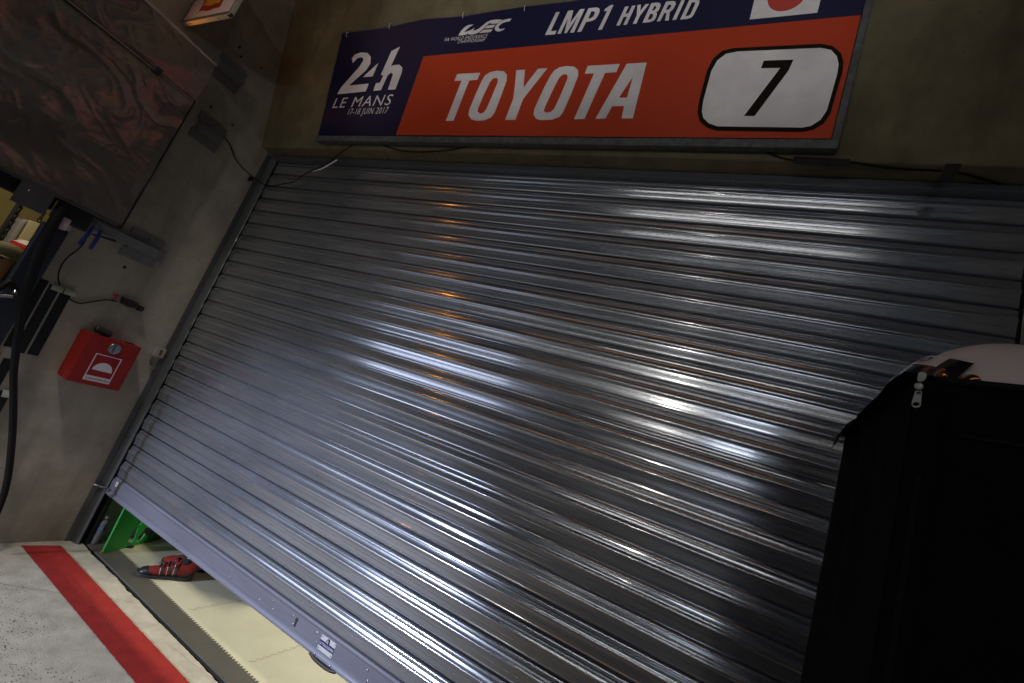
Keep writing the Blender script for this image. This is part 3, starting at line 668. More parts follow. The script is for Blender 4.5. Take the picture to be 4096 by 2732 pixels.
# anchor holes in the wall
for y, z in ((-.499,1.984),): 
    tag(MB().lathe([(.012,0),(.011,.002),(.002,.003)], (.0005,y,z), 12, X).build('anchor_hole', M['black']), 'small dark anchor hole in wall below the lowest bracket', 'hole')
for (u, v), lab in (((957,190),'tiny screw stub high on wall nearest the emblem sign'),((963,228),'tiny screw stub beside the top bracket, lower of a pair'),((1042,272),'tiny screw stub nearest the lintel corner'),((929,500),'tiny screw stub right of the middle bracket'),((844,427),'tiny screw stub just above the middle bracket')):
    p = hit(u, v, 0, .002); tag(MB().lathe([(.008,0),(.006,.012)], p, 6, X).build('screw_stub', M['black']), lab, 'screw', 'screw stubs left in the side wall')

# ================================================================== RED FIRE BLANKET BOX
rb = empty('fire_blanket_box', (.05, -.37, 1.14)); tag(rb, 'red metal fire blanket box with white pictogram on the side wall', 'fire blanket box')
c0 = [(-.005,1.479),(-.545,1.479)]
D = .12
vs = [Vector(p) for p in [(.001,-.545,1.480),(.001,-.195,1.480),(.001,-.195,1.150),(.001,-.543,1.150),(D,-.530,1.478),(D,-.206,1.478),(D,-.206,1.136),(D,-.526,1.139),(.085,-.206,1.48)]]
vs[0] = hit(322,1315,0,.001); vs[3] = hit(225,1492,0,.001)
bx = pymesh('box_body', vs[:8], [(0,1,2,3),(4,7,6,5),(0,4,5,1),(1,5,6,2),(2,6,7,3),(3,7,4,0)], M['boxred'], rb)
bm = bmesh.new(); bm.from_mesh(bx.data); bmesh.ops.bevel(bm, geom=list(bm.edges), offset=.005, segments=3, affect='EDGES'); bm.to_mesh(bx.data); bm.free(); bx.data.shade_smooth(); bx.data.set_sharp_from_angle(angle=R(25))
z11 = zoomed(200, 1250, 4.48)
B = lambda pts: [Vector((D, p.y, p.z)) for p in (hit(u, v, 0, D) for u, v in z11(pts))]
py0, py1 = -.4445, -.286
def R3(y0, y1, z0, z1): return [Vector((D,y0,z0)), Vector((D,y1,z0)), Vector((D,y1,z1)), Vector((D,y0,z1))]
decal('pictogram_frame', [R3(py0,py1,1.169,1.361), R3(py0+.006,py1-.006,1.205,1.355)[::-1]], X, .0006, M['white'], rb, .0008)
decal('pictogram_blanket', [[Vector((D,-.423,1.248)), Vector((D,-.305,1.247))] + [Vector((D,-.364+.059*math.cos(R(t)),1.2475+.060*math.sin(R(t)))) for t in range(10,171,10)]], X, .0006, M['white'], rb, .0008)
lettering('box_lettering', 'Löschdecke', Vector((D,-.430,1.179)), Vector((D,-.296,1.179)), Z, .019, X, .002, M['emblemred'], rb)
kb = MB().lathe([(.040,0),(.040,.004),(.036,.009),(.020,.011)], (D,-.362,1.420), 28, X).build('latch_dial', M['chrome'], rb, 40)
MB().box((D+.009,-.371,1.388), (D+.021,-.355,1.452)).build('latch_grip', M['chrome'], kb, bevel=.003)
MB().box((.03,-.285,1.479), (.07,-.235,1.486)).build('hinge', M['black'], rb)
t = MB().tube(smooth_path([(.06,-.50,1.512),(.06,-.47,1.512),(.06,-.43,1.506),(.06,-.395,1.505)]), [.006,.016,.022,.024,.024,.024,.023,.023,.024,.024,.024,.024,.024,.024,.024,.024,.023,.023,.016], 8).build('black_pouch', M['black'], None, 60)
tag(t, 'small black rolled pouch lying on top of the red box', 'pouch')

# lock plate by the guide rail
lk = empty('lock_box', (.03,-.026,1.436)); tag(lk, 'small worn white keyhole plate with hanging hook beside guide rail', 'lock')
MB().box((.002,-.064,1.437), (.022,.010,1.512)).build('plate', M['lockplate'], lk, bevel=.003)
kh = [Vector((.0225,-.024+.011*math.sin(a),1.489+.011*math.cos(a))) for a in [R(t) for t in range(-140,141,20)]] + [Vector((.0225,-.016,1.455)), Vector((.0225,-.033,1.455))]
decal('keyhole', [kh], X, 0, mat('rust_hole',(.09,.06,.02),.8), lk)
MB().tube(smooth_path([(.015,-.058,1.436),(.02,-.060,1.405),(.02,-.052,1.375),(.02,-.036,1.37),(.02,-.03,1.385)]), .007, 8).build('hook', M['galv'], lk, 60)

# ================================================================== TAPE STRIPS on the wall
def strip(y0, y1, z0, z1, label, curl=False, slant=-.03):
    t = empty('tape_strip', (.003,(y0+y1)/2,z0)); tag(t, label, 'tape', 'dark tape strips on the side wall')
    vs = [Vector((.001,y0,z0)), Vector((.001,y1,z0+.0)), Vector((.001,y1-.012,z1)), Vector((.001,y0-.012,z1))]
    MB().prism(vs, (.0025,0,0)).build('strip', M['tapegrey'], t)
    if curl:
        n = 10; pts = []
        for i in range(n+1):
            a = math.pi*1.05*i/n; pts.append((.004 + .022*(1-math.cos(a)), z1 - .002 + .020*math.sin(a) - .030*i/n))
        v = [(x, y0-.012, z) for x, z in pts] + [(x, y1-.006, z) for x, z in pts]
        MB().add(v, [(i, i+1, i+n+2, i+n+1) for i in range(n)]).build('curled_end', M['tapeback'], t, 60)
strip(-.728, -.672, 1.235, 1.705, 'rightmost long dark tape strip, its pale top end curled over', True)
strip(-.795, -.740, 1.232, 1.705, 'second long dark tape strip from the right, pale curled top end', True)
strip(-.847, -.806, 1.250, 1.715, 'third long dark tape strip, along the navy padding')
strip(-.802, -.752, .62, 1.180, 'dark tape strip half behind the black hose, lower row')
strip(-.857, -.826, .72, 1.205, 'lowest left dark tape strip at the photo edge beside padding')
strip(-.735, -.684, .50, .985, 'lower dark tape strip right of the hose, curled pale end', True)

# navy padding on the wall end
np1 = MB().box((-.04,-.990,0), (.030,-.861,2.06)).build('navy_padding', M['navyfab'], None, bevel=.02)
tag(np1, 'dark navy padded upright standing against the near wall end', 'padding')
# thick black hose
hp = [(268,790),(250,830),(214,891),(180,960),(161,1006),(135,1080),(112,1150),(92,1230),(72,1340),(62,1420),(55,1487),(54,1573),(53,1660),(48,1760),(35,1888),(12,1990),(-30,2090),(-90,2190)]
pts = [hit(u, v, 0, .16) for u, v in hp]
rr = [.026,.028,.029,.028,.026,.024,.022,.021,.020,.019,.018,.018,.018,.018,.0175,.017,.017,.017]
sp_ = smooth_path(pts, 4); rad = [rr[min(i//4, len(rr)-1)] for i in range(len(sp_))]
tag(MB().tube(sp_, rad, 12).build('hose', M['rubber'], None, 60), 'thick black hose hanging from beneath the foil shield', 'hose')
# pink faced box, clamp, camera, cable
pb = empty('label_box', (.10,-.92,2.04)); tag(pb, 'small box with faded pink face hanging under the foil', 'box')
MB().box((.105,-.980,2.040), (.165,-.925,2.118)).build('box_body', M['lilac'], pb, bevel=.006)
MB().box((.1655,-.974,2.055), (.168,-.931,2.113)).build('pink_face', M['pinkbox'], pb)
cl = empty('blue_clamp', (.10,-.79,2.03)); tag(cl, 'blue plastic spring clamp gripping the black arm beneath the foil', 'clamp')
for a, b in (((.10,-.817,2.000),(.09,-.797,2.145)), ((.10,-.755,2.000),(.09,-.750,2.148))):
    MB().tube([a, Vector(a).lerp(Vector(b), .5)+X*.008, b], [.011,.013,.010], 8).build('handle', M['blue'], cl, 60)
MB().tube([(.09,-.80,2.085),(.095,-.752,2.09)], .008, 8).build('pivot', M['steel'], cl, 60)
tag(MB().tube([(.09,-.80,2.088),(.09,-.74,2.106),(.09,-.655,2.118)], [.006,.006,.009], 8).build('bar', M['black'], None, 60), 'thin black bar sticking out right of the blue clamp', 'bar')
z2 = zoomed(0, 700, 2.6129)
def wallpath(pts, x): return [hit(u, v, 0, x) for u, v in pts]
pth = wallpath(z2([(905,655),(870,720),(800,790),(720,850),(650,930),(612,1030),(615,1120),(650,1210),(710,1280),(770,1320),(840,1342),(930,1330),(1050,1310),(1130,1305),(1225,1320)]), .02)
tag(MB().tube(smooth_path(pth), .0048, 6).build('camera_cable', M['rubber'], None, 60), 'thin black cable looping from blue clamp to small camera', 'cable')
cv = empty('pit_camera', (.02,-.42,1.72)); tag(cv, 'small black camera taped to the side wall beside red 7', 'camera')
MB().prism([Vector((.002,y,z)) for y, z in [(-.434,1.783),(-.330,1.775),(-.322,1.737),(-.358,1.730),(-.383,1.726),(-.423,1.738)]], (.045,0,0)).build('camera_body', M['black'], cv, bevel=.005)
MB().tube([(.03,-.335,1.747),(.03,-.303,1.746)], .012, 10).build('lens_neck', M['black'], cv, 40)
MB().tube([(.03,-.315,1.746),(.03,-.283,1.744)], .021, 14).build('lens', M['black'], cv, 40)
sv = zoomed(0, 700, 2.6129)
pts = [hit(u, v, 0, .0015) for u, v in sv([(1185,1235),(1248,1250),(1236,1275),(1178,1306),(1157,1303),(1218,1270),(1182,1262)])]
tag(decal('red_numeral', [pts], X, 0, M['redplastic'], None), 'small red 7 stuck on the wall beside black camera', 'numeral')

# ================================================================== CABLES along lintel
z9 = zoomed(900, 550, 5.8775); zA = zoomed(1000, 600, 3.92)
p1 = [hit(u, v, 0, .006) for u, v in z9([(-25,0),(30,50),(130,200),(230,480),(400,700),(600,880)])]
def mix(u, v, y): return hit(u, v, 1, y)
p2 = [mix(*z9([(q)])[0], y) for q, y in (((760,1000),-.02),((900,1090),-.005),((1050,1130),.02),((1200,1130),.04),((1350,1090),.042),((1500,1070),.04),((1650,1020),.03),((1850,880),.01),((2050,770),-.01),((2351,650),-.035))]
p3 = [hitn(*z12([q])[0], LP + NRM*.012, NRM) for q in ((330,1190),(400,1140),(460,1100),(520,1065))]
tag(MB().tube(smooth_path(p1 + p2 + p3), .0042, 6).build('wall_cable', M['rubber'], None, 60), 'thin black cable drooping across the shutter top corner', 'cable')
q = [mix(*zA([c])[0], y) for c, y in (((1000,335),-.034),((1140,285),-.043),((1260,215),-.052),((1390,140),-.062))]
vs = [v - Z*.002 for v in q] + [v - Z*wd for v, wd in zip(q, (.008,.020,.024,.020))]
tag(MB().add([v + Vector((0,-.006,0)) for v in vs], [(i,i+1,i+5,i+4) for i in range(3)]).build('pale_tape', M['white'], None), 'pale tape wrapped along the drooping cable below the sign', 'tape')
def facecable(zz, pts, label, r=.0042, off=.006):
    p = [hitn(u, v, LP + NRM*off, NRM) for u, v in zz(pts)]
    tag(MB().tube(smooth_path(p), r, 6).build('lintel_cable', M['rubber'], None, 60), label, 'cable', 'cables running below the sign')
SOF = 3.388
def sofcable(zz, pts, label):
    p = [hit(u, v, 2, SOF) for u, v in zz(pts)]
    tag(MB().tube(smooth_path(p), .0045, 6).build('lintel_cable', M['rubber'], None, 60), label, 'cable', 'cables running below the sign')
def onwall(u, v):
    f = hitn(u, v, LP + NRM*.006, NRM)
    return f if f.z > 3.392 else hit(u, v, 2, SOF)
def anycable(zz, pts, label):
    p = [onwall(u, v) for u, v in zz(pts)]
    tag(MB().tube(smooth_path(p), .0045, 6).build('lintel_cable', M['rubber'], None, 60), label, 'cable', 'cables running below the sign')
anycable(z12, [(560,1085),(610,1112),(700,1155),(800,1182),(950,1192),(1150,1178),(1300,1150),(1400,1128),(1470,1110)], 'black cable sagging below the left half of the sign')
anycable(z12, [(1580,1095),(1650,1124),(1750,1143),(1870,1150),(1960,1143),(2060,1115)], 'short black cable sag under the sign middle')
anycable(z23, [(900,745),(945,775),(1000,795),(1060,820),(1150,840),(1290,852),(1440,850),(1560,868),(1700,885),(1900,895),(2027,910),(2120,935),(2250,968),(2400,972)], 'black cable taped below the right end of the sign')
def patch(zz, pts, label):
    nn = -Y; p = [hit(u, v, 1, -.086) for u, v in zz(pts)]      # stuck over the lintel's lower edge
    tag(decal('cable_tape', [p], nn, 0, M['tapeblack'], None), label, 'tape', 'black tape patches holding the cables')
patch(z12, [(1458,1122),(1600,1124),(1600,1142),(1462,1138)], 'small black tape patch touching the underside of the sign frame')
patch(z23, [(1145,818),(1442,833),(1436,875),(1142,857)], 'long black tape patch on the cable right of the sign')
patch(z23, [(1940,858),(2027,857),(1980,956),(1898,955)], 'upright black tape patch at the top right end of cable')
p = [hit(u, v, 0, .008) for u, v in z9([(580,895),(680,960),(645,1020),(512,1022)])]
tag(decal('cable_tape', [p], X, 0, M['tapeblack'], None), 'small black tape tab holding cable at the wall corner', 'tape', 'black tape patches holding the cables')

# ================================================================== GREEN STENCIL BOARD
A0 = Vector((.262,.128,0)); A1 = Vector((.085,.570,0)); bd = (A1-A0).normalized(); bn = Vector((bd.y, -bd.x, 0)).normalized()
if bn.dot(CAM-A0) < 0: bn = -bn
z8 = zoomed(250, 2000, 5.2275)
G = lambda pts: [hitn(u, v, A0, bn) for u, v in z8(pts)]
gb = empty('stencil_board', A0.copy()); tag(gb, 'bright green stencil board standing on the floor under shutter', 'stencil board')
low = G([(1910,880),(1985,845),(2035,790),(2062,720),(2085,650)])
bl = G([(815,1112)])[0]
outline = [bl] + low + [low[-1] + Z*.55, bl + Z*.85]
h1 = G([(1490,592),(1635,345),(1760,400),(1700,520),(1580,540),(1530,720),(1545,735),(1450,915),(1400,915),(1362,880),(1372,810)])
holes = [G([(1490,590),(1590,575),(1560,640),(1525,715),(1532,740),(1455,890),(1370,880),(1362,850),(1385,790)]),
         G([(1710,580),(1900,572),(1942,635),(1832,825),(1725,705),(1640,820),(1560,880),(1500,897),(1570,770),(1680,655)]),
         G([(1528,530),(1635,345),(1695,385),(1618,520)])]
holes.append(G([(1715,565),(1765,470),(1870,545),(1890,560)]))
decal('board', [outline] + [h[::-1] for h in holes], bn, -.006, M['green'], gb, .012)
foot = G([(760,1115),(795,1040),(850,1108),(800,1135)])
decal('bare_corner', [foot], bn, .007, M['wood'], gb, .002)
f1 = G([(1360,990)])[0]
MB().lathe([(.03,0),(.032,.006),(.02,.012)], (f1.x,f1.y+.01,.003), 12).build('board_foot', M['black'], gb, 40)
for q in ((1900,790),(1940,780),(1870,850),(1915,850)):
    p = G([q])[0]; MB().lathe([(.003,0),(.003,.002)], p + bn*.006, 8, bn).build('nail_hole', M['wood'], gb)

# ================================================================== WATER BOTTLE
bt = empty('water_bottle', (.075,.155,.002)); tag(bt, 'clear plastic water bottle with blue label by the guide rail', 'bottle')
pr = [(.024,0),(.029,.004),(.030,.012)]
for i in range(6): pr += [(.0275,.018+i*.013),(.0305,.0245+i*.013)]
pr += [(.029,.098),(.029,.135),(.030,.140),(.030,.148),(.026,.162),(.016,.178),(.012,.184),(.012,.190)]
MB().lathe(pr, (.075,.155,.0025), 20).build('bottle_body', M['bottle'], bt, 50)
MB().lathe([(.0298,.100),(.0298,.134)], (.075,.155,.0025), 20).build('bottle_label', M['label'], bt, 50)
MB().lathe([(.0145,.189),(.0145,.202),(.012,.204)], (.075,.155,.0025), 16).build('bottle_cap', M['white'], bt, 50)
tag(MB().box((-.0,.700,.003), (1.3,1.2,.55)).build('dark_cabinet', M['cabinet'], None, bevel=.006), 'dark cabinet on the garage floor behind the green board', 'cabinet')

# ================================================================== PEOPLE
def skin(name, joints, edges, m, parent, sub=2):
    names = list(joints); me = bpy.data.meshes.new(name)
    me.from_pydata([joints[k][0] for k in names], [(names.index(a), names.index(b)) for a, b in edges], [])
    o = bpy.data.objects.new(name, me); col.objects.link(o)
    md = o.modifiers.new('skin', 'SKIN'); md.use_smooth_shade = True
    for i, k in enumerate(names):
        r = joints[k][1]; r = r if isinstance(r, tuple) else (r, r)
        me.skin_vertices[0].data[i].radius = r
    me.skin_vertices[0].data[0].use_root = True
    ss = o.modifiers.new('sub', 'SUBSURF'); ss.levels = sub; ss.render_levels = sub
    dg = bpy.context.evaluated_depsgraph_get(); dg.update()
    nm = bpy.data.meshes.new_from_object(o.evaluated_get(dg)); bpy.data.objects.remove(o); bpy.data.meshes.remove(me)
    nm.shade_smooth(); nm.materials.clear()
    return mkobj(name, nm, m, parent)
def person(base, fwd, h, label, feet=None, suit=None, top=None, capm=None):
    """standing figure: one continuous body, clothing as children"""
    F = Vector((fwd[0], fwd[1], 0)).normalized(); Rt = Vector((F.y, -F.x, 0)); B_ = Vector(base)
    k = h/1.78
    P = lambda r, f, z: B_ + Rt*r*k + F*f*k + Z*z*k
    t = empty('person', B_); tag(t, label, 'person')
    J = {'pelvis': (P(0,0,.95), (.15*k,.10*k)), 'waist': (P(0,0,1.10), (.13*k,.09*k)), 'chest': (P(0,.01,1.30), (.16*k,.11*k)), 'neck0': (P(0,0,1.47), .07*k), 'neck': (P(0,.01,1.53), .055*k),
         'jaw': (P(0,.035,1.60), .075*k), 'head': (P(0,.02,1.68), (.078*k,.095*k)), 'crown': (P(0,.005,1.74), .06*k)}
    E = [('pelvis','waist'),('waist','chest'),('chest','neck0'),('neck0','neck'),('neck','jaw'),('jaw','head'),('head','crown')]
    for s, nm in ((-1,'l'),(1,'r')):
        fx = feet[0 if s < 0 else 1] if feet else P(s*.11, 0, 0)
        ank = Vector((fx[0], fx[1], .09*k)); hip = P(s*.095, 0, .90); knee = hip.lerp(ank, .52) + F*.03
        J.update({'hip'+nm: (hip, .085*k), 'knee'+nm: (knee, .056*k), 'calf'+nm: (knee.lerp(ank,.35)-F*.015, .054*k), 'ank'+nm: (ank, .036*k),
                  'sh'+nm: (P(s*.17,0,1.42), .06*k), 'el'+nm: (P(s*.25,-.02,1.14), .042*k), 'wr'+nm: (P(s*.25,.10,.92), .028*k), 'hand'+nm: (P(s*.24,.14,.84), (.022*k,.036*k))})
        E += [('pelvis','hip'+nm),('hip'+nm,'knee'+nm),('knee'+nm,'calf'+nm),('calf'+nm,'ank'+nm),('chest','sh'+nm),('sh'+nm,'el'+nm),('el'+nm,'wr'+nm),('wr'+nm,'hand'+nm)]
        for q, (dx, ln) in enumerate(((-.022,.062),(-.008,.078),(.008,.074),(.021,.06))):
            a = P(s*.24, .15+dx, .80); b = P(s*.236, .158+dx, .80-ln*.55); c = P(s*.228, .160+dx, .80-ln)
            J.update({f'k{nm}{q}': (a, .0095*k), f'm{nm}{q}': (b, .0085*k), f't{nm}{q}': (c, .0075*k)}); E += [('hand'+nm, f'k{nm}{q}'), (f'k{nm}{q}', f'm{nm}{q}'), (f'm{nm}{q}', f't{nm}{q}')]
        J.update({'th'+nm: (P(s*.225,.185,.83), .010*k), 'tt'+nm: (P(s*.218,.195,.795), .0085*k)}); E += [('hand'+nm,'th'+nm), ('th'+nm,'tt'+nm)]
    skin('body', J, E, M['skin'], t, 1)
    def cloth(name, keys, grow, m):
        jj = {q: (J[q][0], tuple(v+grow for v in (J[q][1] if isinstance(J[q][1], tuple) else (J[q][1],)*2))) for q in keys}
        return skin(name, jj, [e for e in E if e[0] in jj and e[1] in jj], m, t, 1)
    cloth('trousers', ['pelvis','waist','hipl','hipr','kneel','kneer','calfl','calfr'], .018, suit)
    for s in 'lr':
        jj = {'a': (J['calf'+s][0], .060*k), 'b': (J['calf'+s][0].lerp(J['ank'+s][0],.6), .052*k), 'c': (J['ank'+s][0], .045*k)}
        skin('sock', jj, [('a','b'),('b','c')], M['sock'], t, 1)
    cloth('jacket', ['waist','pelvis','chest','neck0','shl','shr','ell','elr','wrl','wrr'], .014, top)
    hc = J['head'][0]
    for s in (-1, 1):
        MB().lathe([(.001,-.004),(.010,.0),(.008,.006),(.001,.008)], hc + Rt*s*.032*k + F*.083*k + Z*.0, 8, F).build('eye', M['black'], t, 60)
    MB().tube([hc + F*.085*k + Z*.01, hc + F*.108*k - Z*.03, hc + F*.09*k - Z*.036], [.008,.014,.008], 6).build('nose', M['skin'], t, 60)
    if capm:
        c = MB().lathe([(.106*k,-.02),(.108*k,.0),(.104*k,.04),(.085*k,.075),(.045*k,.098),(.004,.104)], hc + Z*.028, 20).build('cap', capm, t, 60)
        b = MB(); n = 12; v = []
        for i in range(n+1):
            a = math.pi*i/n - math.pi/2; v.append(hc + Z*.024 + F*.10*math.cos(a)*k + Rt*.10*math.sin(a)*k)
        v2 = [p + F*.07*max(0, (p-hc).normalized().dot(F)) - Z*.012 for p in v]
        b.add(v + v2, [(i,i+1,i+n+2,i+n+1) for i in range(n)]).build('peak', capm, c)
    return t, F, Rt, J
def shoe(parent, heel, toe, out, full=True):
    """low ankle racing boot: lofted upper, sole, toe cap, three stripes, laces; out = side with stripes"""
    heel, toe = Vector((*heel[:2], .0)), Vector((*toe[:2], .0)); F = (toe-heel).normalized(); L = (toe-heel).length; N = Vector((-F.y, F.x, 0))
    if N.dot(out) < 0: N = -N
    z0 = .003
    #      t    halfwidth  top
    sec = [(-.05,.014,.095),(.0,.032,.180),(.08,.040,.215),(.20,.043,.210),(.31,.042,.165),(.42,.040,.124),(.55,.044,.098),(.68,.048,.080),(.80,.048,.068),(.90,.045,.061),(.98,.037,.053),(1.04,.020,.038)]
    def loft(name, lo, hi, grow, m, par, t0=-1, t1=2):
        ss = [q for q in sec if t0 <= q[0] <= t1]; k = 14; vs = []; fs = []
        for t, hw, tp in ss:
            a = z0 + .014 if lo is None else lo(t); b = hi(t, tp)
            for j in range(k):
                q = 2*math.pi*j/k; c, s = math.cos(q), math.sin(q)
                wz = (s+1)/2
                taper = (1 - .42*wz**1.6) if tp > .09 else (1-.25*wz**2)
                xw = (hw+grow)*taper*(abs(c)**.75)*(1 if c > 0 else -1)
                vs.append(heel + F*L*t + N*xw + Z*(a + (b-a+grow)*wz))
        fs = [(i*k+j, i*k+(j+1)%k, (i+1)*k+(j+1)%k, (i+1)*k+j) for i in range(len(ss)-1) for j in range(k)] + [tuple(range(k))[::-1], tuple((len(ss)-1)*k+j for j in range(k))]
        return pymesh(name, vs, fs, m, par, 60)
    s_ = loft('shoe', None, lambda t, tp: tp, 0, M['suede'], parent)
    # sole: flat slab following the outline, rolled up at heel and toe
    vs = []; k = len(sec)
    for t, hw, tp in sec:
        r = .010 + (.045*max(0, .06-t)/.09) + .012*max(0, t-.9)/.1; lift = .010*max(0, t-.85)/.15 + .012*max(0, -t)/.03
        for s, zz in ((1, z0+lift*.6), (1, z0+.016+r*.6), (-1, z0+.016+r*.6), (-1, z0+lift*.6)): vs.append(heel + F*(L*t + (.006 if t > .9 else -.004 if t < .05 else 0)) + N*s*(hw+.004) + Z*zz)
    fs = [(i*4+j, i*4+(j+1)%4, (i+1)*4+(j+1)%4, (i+1)*4+j) for i in range(k-1) for j in range(4)] + [(0,1,2,3),((k-1)*4+3,(k-1)*4+2,(k-1)*4+1,(k-1)*4)]
    so = pymesh('sole', vs, fs, M['sole'], parent, 40)
    if not full: return
    loft('toe_cap', None, lambda t, tp: tp*(1.0 if t > .85 else .8), .003, M['toecap'], parent, .79)
    def side(t, z, hwpad):     # a point on the outer side wall at length t, height z
        for (ta, ha, pa), (tb, hb, pb_) in zip(sec, sec[1:]):
            if ta <= t <= tb:
                q = (t-ta)/(tb-ta); hw = ha+(hb-ha)*q; tp = pa+(pb_-pa)*q; break
        a = z0+.014; wz = min(1, max(0, (z-a)/(tp-a))); s = 2*wz-1
        taper = (1-.42*wz**1.6) if tp > .09 else (1-.25*wz**2)
        return heel + F*L*t + N*(hw*taper*(max(0.0, 1-s*s)**.375)+hwpad) + Z*z
    for i, t in enumerate((.30,.43,.56)):
        zt = (.105,.090,.075)[i]
        for nm, dt, wd, m, pad in (('stripe',0,.052,M['stripe'],.0015),('stripe_piping',.056,.010,M['piping'],.0018)):
            v = []; n = 8
            for j in range(n+1):
                z = .018 + (zt-.018)*j/n; tt = t + dt + .035*j/n
                v += [side(tt, z, pad), side(tt+wd, z, pad)]
            MB().add(v, [(2*j,2*j+1,2*j+3,2*j+2) for j in range(n)]).build(nm, m, parent)
    for i in range(5):
        t = .36 + i*.075; tp = [b for a, b in ((.36,.142),(.435,.118),(.51,.105),(.585,.093),(.66,.082))][i]
        MB().tube([heel + F*L*(t+.03) + N*.030 + Z*(tp-.016), heel + F*L*(t+.01) + N*.012 + Z*(tp+.004), heel + F*L*(t-.01) - N*.012 + Z*(tp+.004), heel + F*L*(t-.03) - N*.030 + Z*(tp-.016)], .0045, 6).build('lace', M['black'], parent, 60)
    MB().tube(smooth_path([heel + F*L*.36 + N*.01 + Z*.15, heel + F*L*.44 + N*.045 + Z*.145, heel + F*L*.40 + N*.05 + Z*.09, heel + F*L*.33 + N*.03 + Z*.115]), .004, 6).build('lace', M['black'], parent, 60)
    v = [side(.02+.012*i, .03+.006*abs(i-4), .0025) for i in range(10)]
    MB().tube([side(.22,.030,.002), side(.12,.036,.003), side(.04,.050,.003)], .006, 6).build('heel_rib', M['sole'], parent, 60)
    MB().tube([side(.30,.070,.001), side(.18,.060,.001), side(.06,.058,.001), side(.0,.075,.001)], .003, 6).build('piping', M['stripe'], parent, 60)
HA, TA = Vector((.785,.480,0)), Vector((.628,.212,0)); HB, TB = Vector((.690,.655,0)), Vector((.490,.450,0))
ff = (TA-HA).normalized()
fa = HA.lerp(TA,.2); fbb = HB.lerp(TB,.2)
pn, F1, R1, J1 = person(((fa+fbb)/2), (ff.x, ff.y), 1.78, 'person standing behind the shutter in red and black racing boots', feet=(fa, fbb) if True else None, suit=M['suit'], top=M['suit'])
shoe(pn, HA, TA, Vector((.86,-.5,0))); shoe(pn, HB, TB, Vector((.86,-.5,0)), False)
for i in range(4):
    c = J1['ankl'][0]; c = Vector((fa.x, fa.y, .165))
    a = R(-40 + i*16); dirn = (Vector((.86,-.5,0))*math.cos(a) + ff*math.sin(a)).normalized()
    MB().tube([c + dirn*.050 + Z*.018, c + dirn*.052 + Z*.004, c + dirn*.052 + ff*.008*-1], .0025, 5).build('sock_mark', M['white'], pn, 60)

bayc = hit(30, 1010, 0, -1.25)
p2, *_ = person((bayc.x, bayc.y, 0), (.75, -.6), 1.86, 'person in tan cap and pale blue top in the neighbouring bay', suit=M['suit'], top=M['shirt'], capm=M['cap'])

# ================================================================== NEIGHBOURING BAY seen past the wall end
yw = MB().box((-3.4,-3.2,0), (-3.2,1.2,3.6)).build('yellow_wall', M['yellowwall']); tag(yw, 'yellow lit wall of the neighbouring bay behind the chains', 'wall')
bw = MB().box((-3.2,1.2,0), (-.31,1.35,3.6)).build('bay_back_wall', M['yellowwall']); tag(bw, 'back wall of the neighbouring bay behind the cream cabinet', 'wall')
tag(MB().box((-3.4,-.55,3.6), (-.31,1.35,3.75)).build('bay_ceiling', M['inner']), kind='structure')
zc = zoomed(0, 800, 3.92)
def W(pts, x): return [hit(u, v, 0, x) for u, v in zc(pts)]
def chain(pts, label):
    p = smooth_path(pts, 10); mb = MB(); n = max(2, int((p[-1]-p[0]).length/.034))
    for i in range(n):
        c = p[0].lerp(p[-1], i/n); ax = (p[-1]-p[0]).normalized(); sd = ax.orthogonal().normalized() if i % 2 == 0 else ax.cross(ax.orthogonal()).normalized()
        ring = [c + ax*.024*math.cos(a) + sd*.014*math.sin(a) for a in [2*math.pi*j/10 for j in range(11)]]
        mb.tube(ring, .005, 5)
    tag(mb.build('hanging_chain', M['chain'], None, 60), label, 'chain', 'chains hanging in the neighbouring bay')
a, b = W([(345,85),(15,640)], -2.0); chain([a+ (a-b)*.3, b - (a-b)*.5], 'longer dark chain hanging left of the cream cabinet')
a, b = W([(665,235),(600,355)], -2.0); chain([a + (a-b)*1.2, b - (a-b)*.2], 'short dark chain hanging right of the cream cabinet')
a, b = W([(300,90),(0,560)], -2.2); d = (a-b)
tag(MB().tube([a + d*.4, b - d*1.2], .025, 10).build('bay_post', M['black'], None, 60), 'thin black post at the far left before the yellow wall', 'post')
cb = empty('cream_cabinet', (-2.6,-.25,1.6)); tag(cb, 'cream and lilac box cabinet hung on the yellow bay wall', 'cabinet')
q = W([(465,315),(635,370),(455,675),(270,790),(175,710)], -2.6)
y0 = min(p.y for p in q); y1 = max(p.y for p in q)
pc = W([(470,315),(640,370),(270,800),(170,700)], -2.6)
MB().prism([pc[0], pc[1], pc[1].lerp(pc[1]-Z*(pc[0].z-pc[3].z),1), pc[0]-Z*(pc[0].z-pc[3].z)], (-.30,0,0)).build('cabinet_body', M['cream'], cb, bevel=.01)
l0 = W([(360,295),(470,315)], -2.6); hz = pc[0].z-pc[3].z
MB().prism([l0[0], l0[1]-Y*.004, l0[1]-Y*.004-Z*hz, l0[0]-Z*hz], (-.30,0,0)).build('cabinet_side', M['lilac'], cb, bevel=.03)
q = W([(370,645),(455,675),(410,755),(320,735)], -2.55)
tag(MB().prism(q, (-.12,0,0)).build('dark_box', M['cabinet'], None, bevel=.006), 'small dark box below the cream cabinet in the bay', 'box')
q = W([(330,738),(405,755),(300,890),(280,800)], -1.9)
wj = empty('crash_helmet', q[0]); tag(wj, 'small white and red helmet shelved beside the navy padding', 'helmet')
c = (q[1]+q[2])/2
MB().lathe([(.001,-.09),(.06,-.085),(.098,-.04),(.11,.01),(.095,.07),(.05,.105),(.001,.115)], c, 18).build('helmet_shell', M['white'], wj, 60)
MB().lathe([(.112,.02),(.108,.05),(.099,.07)], c, 18).build('red_band', M['redplastic'], wj, 60)
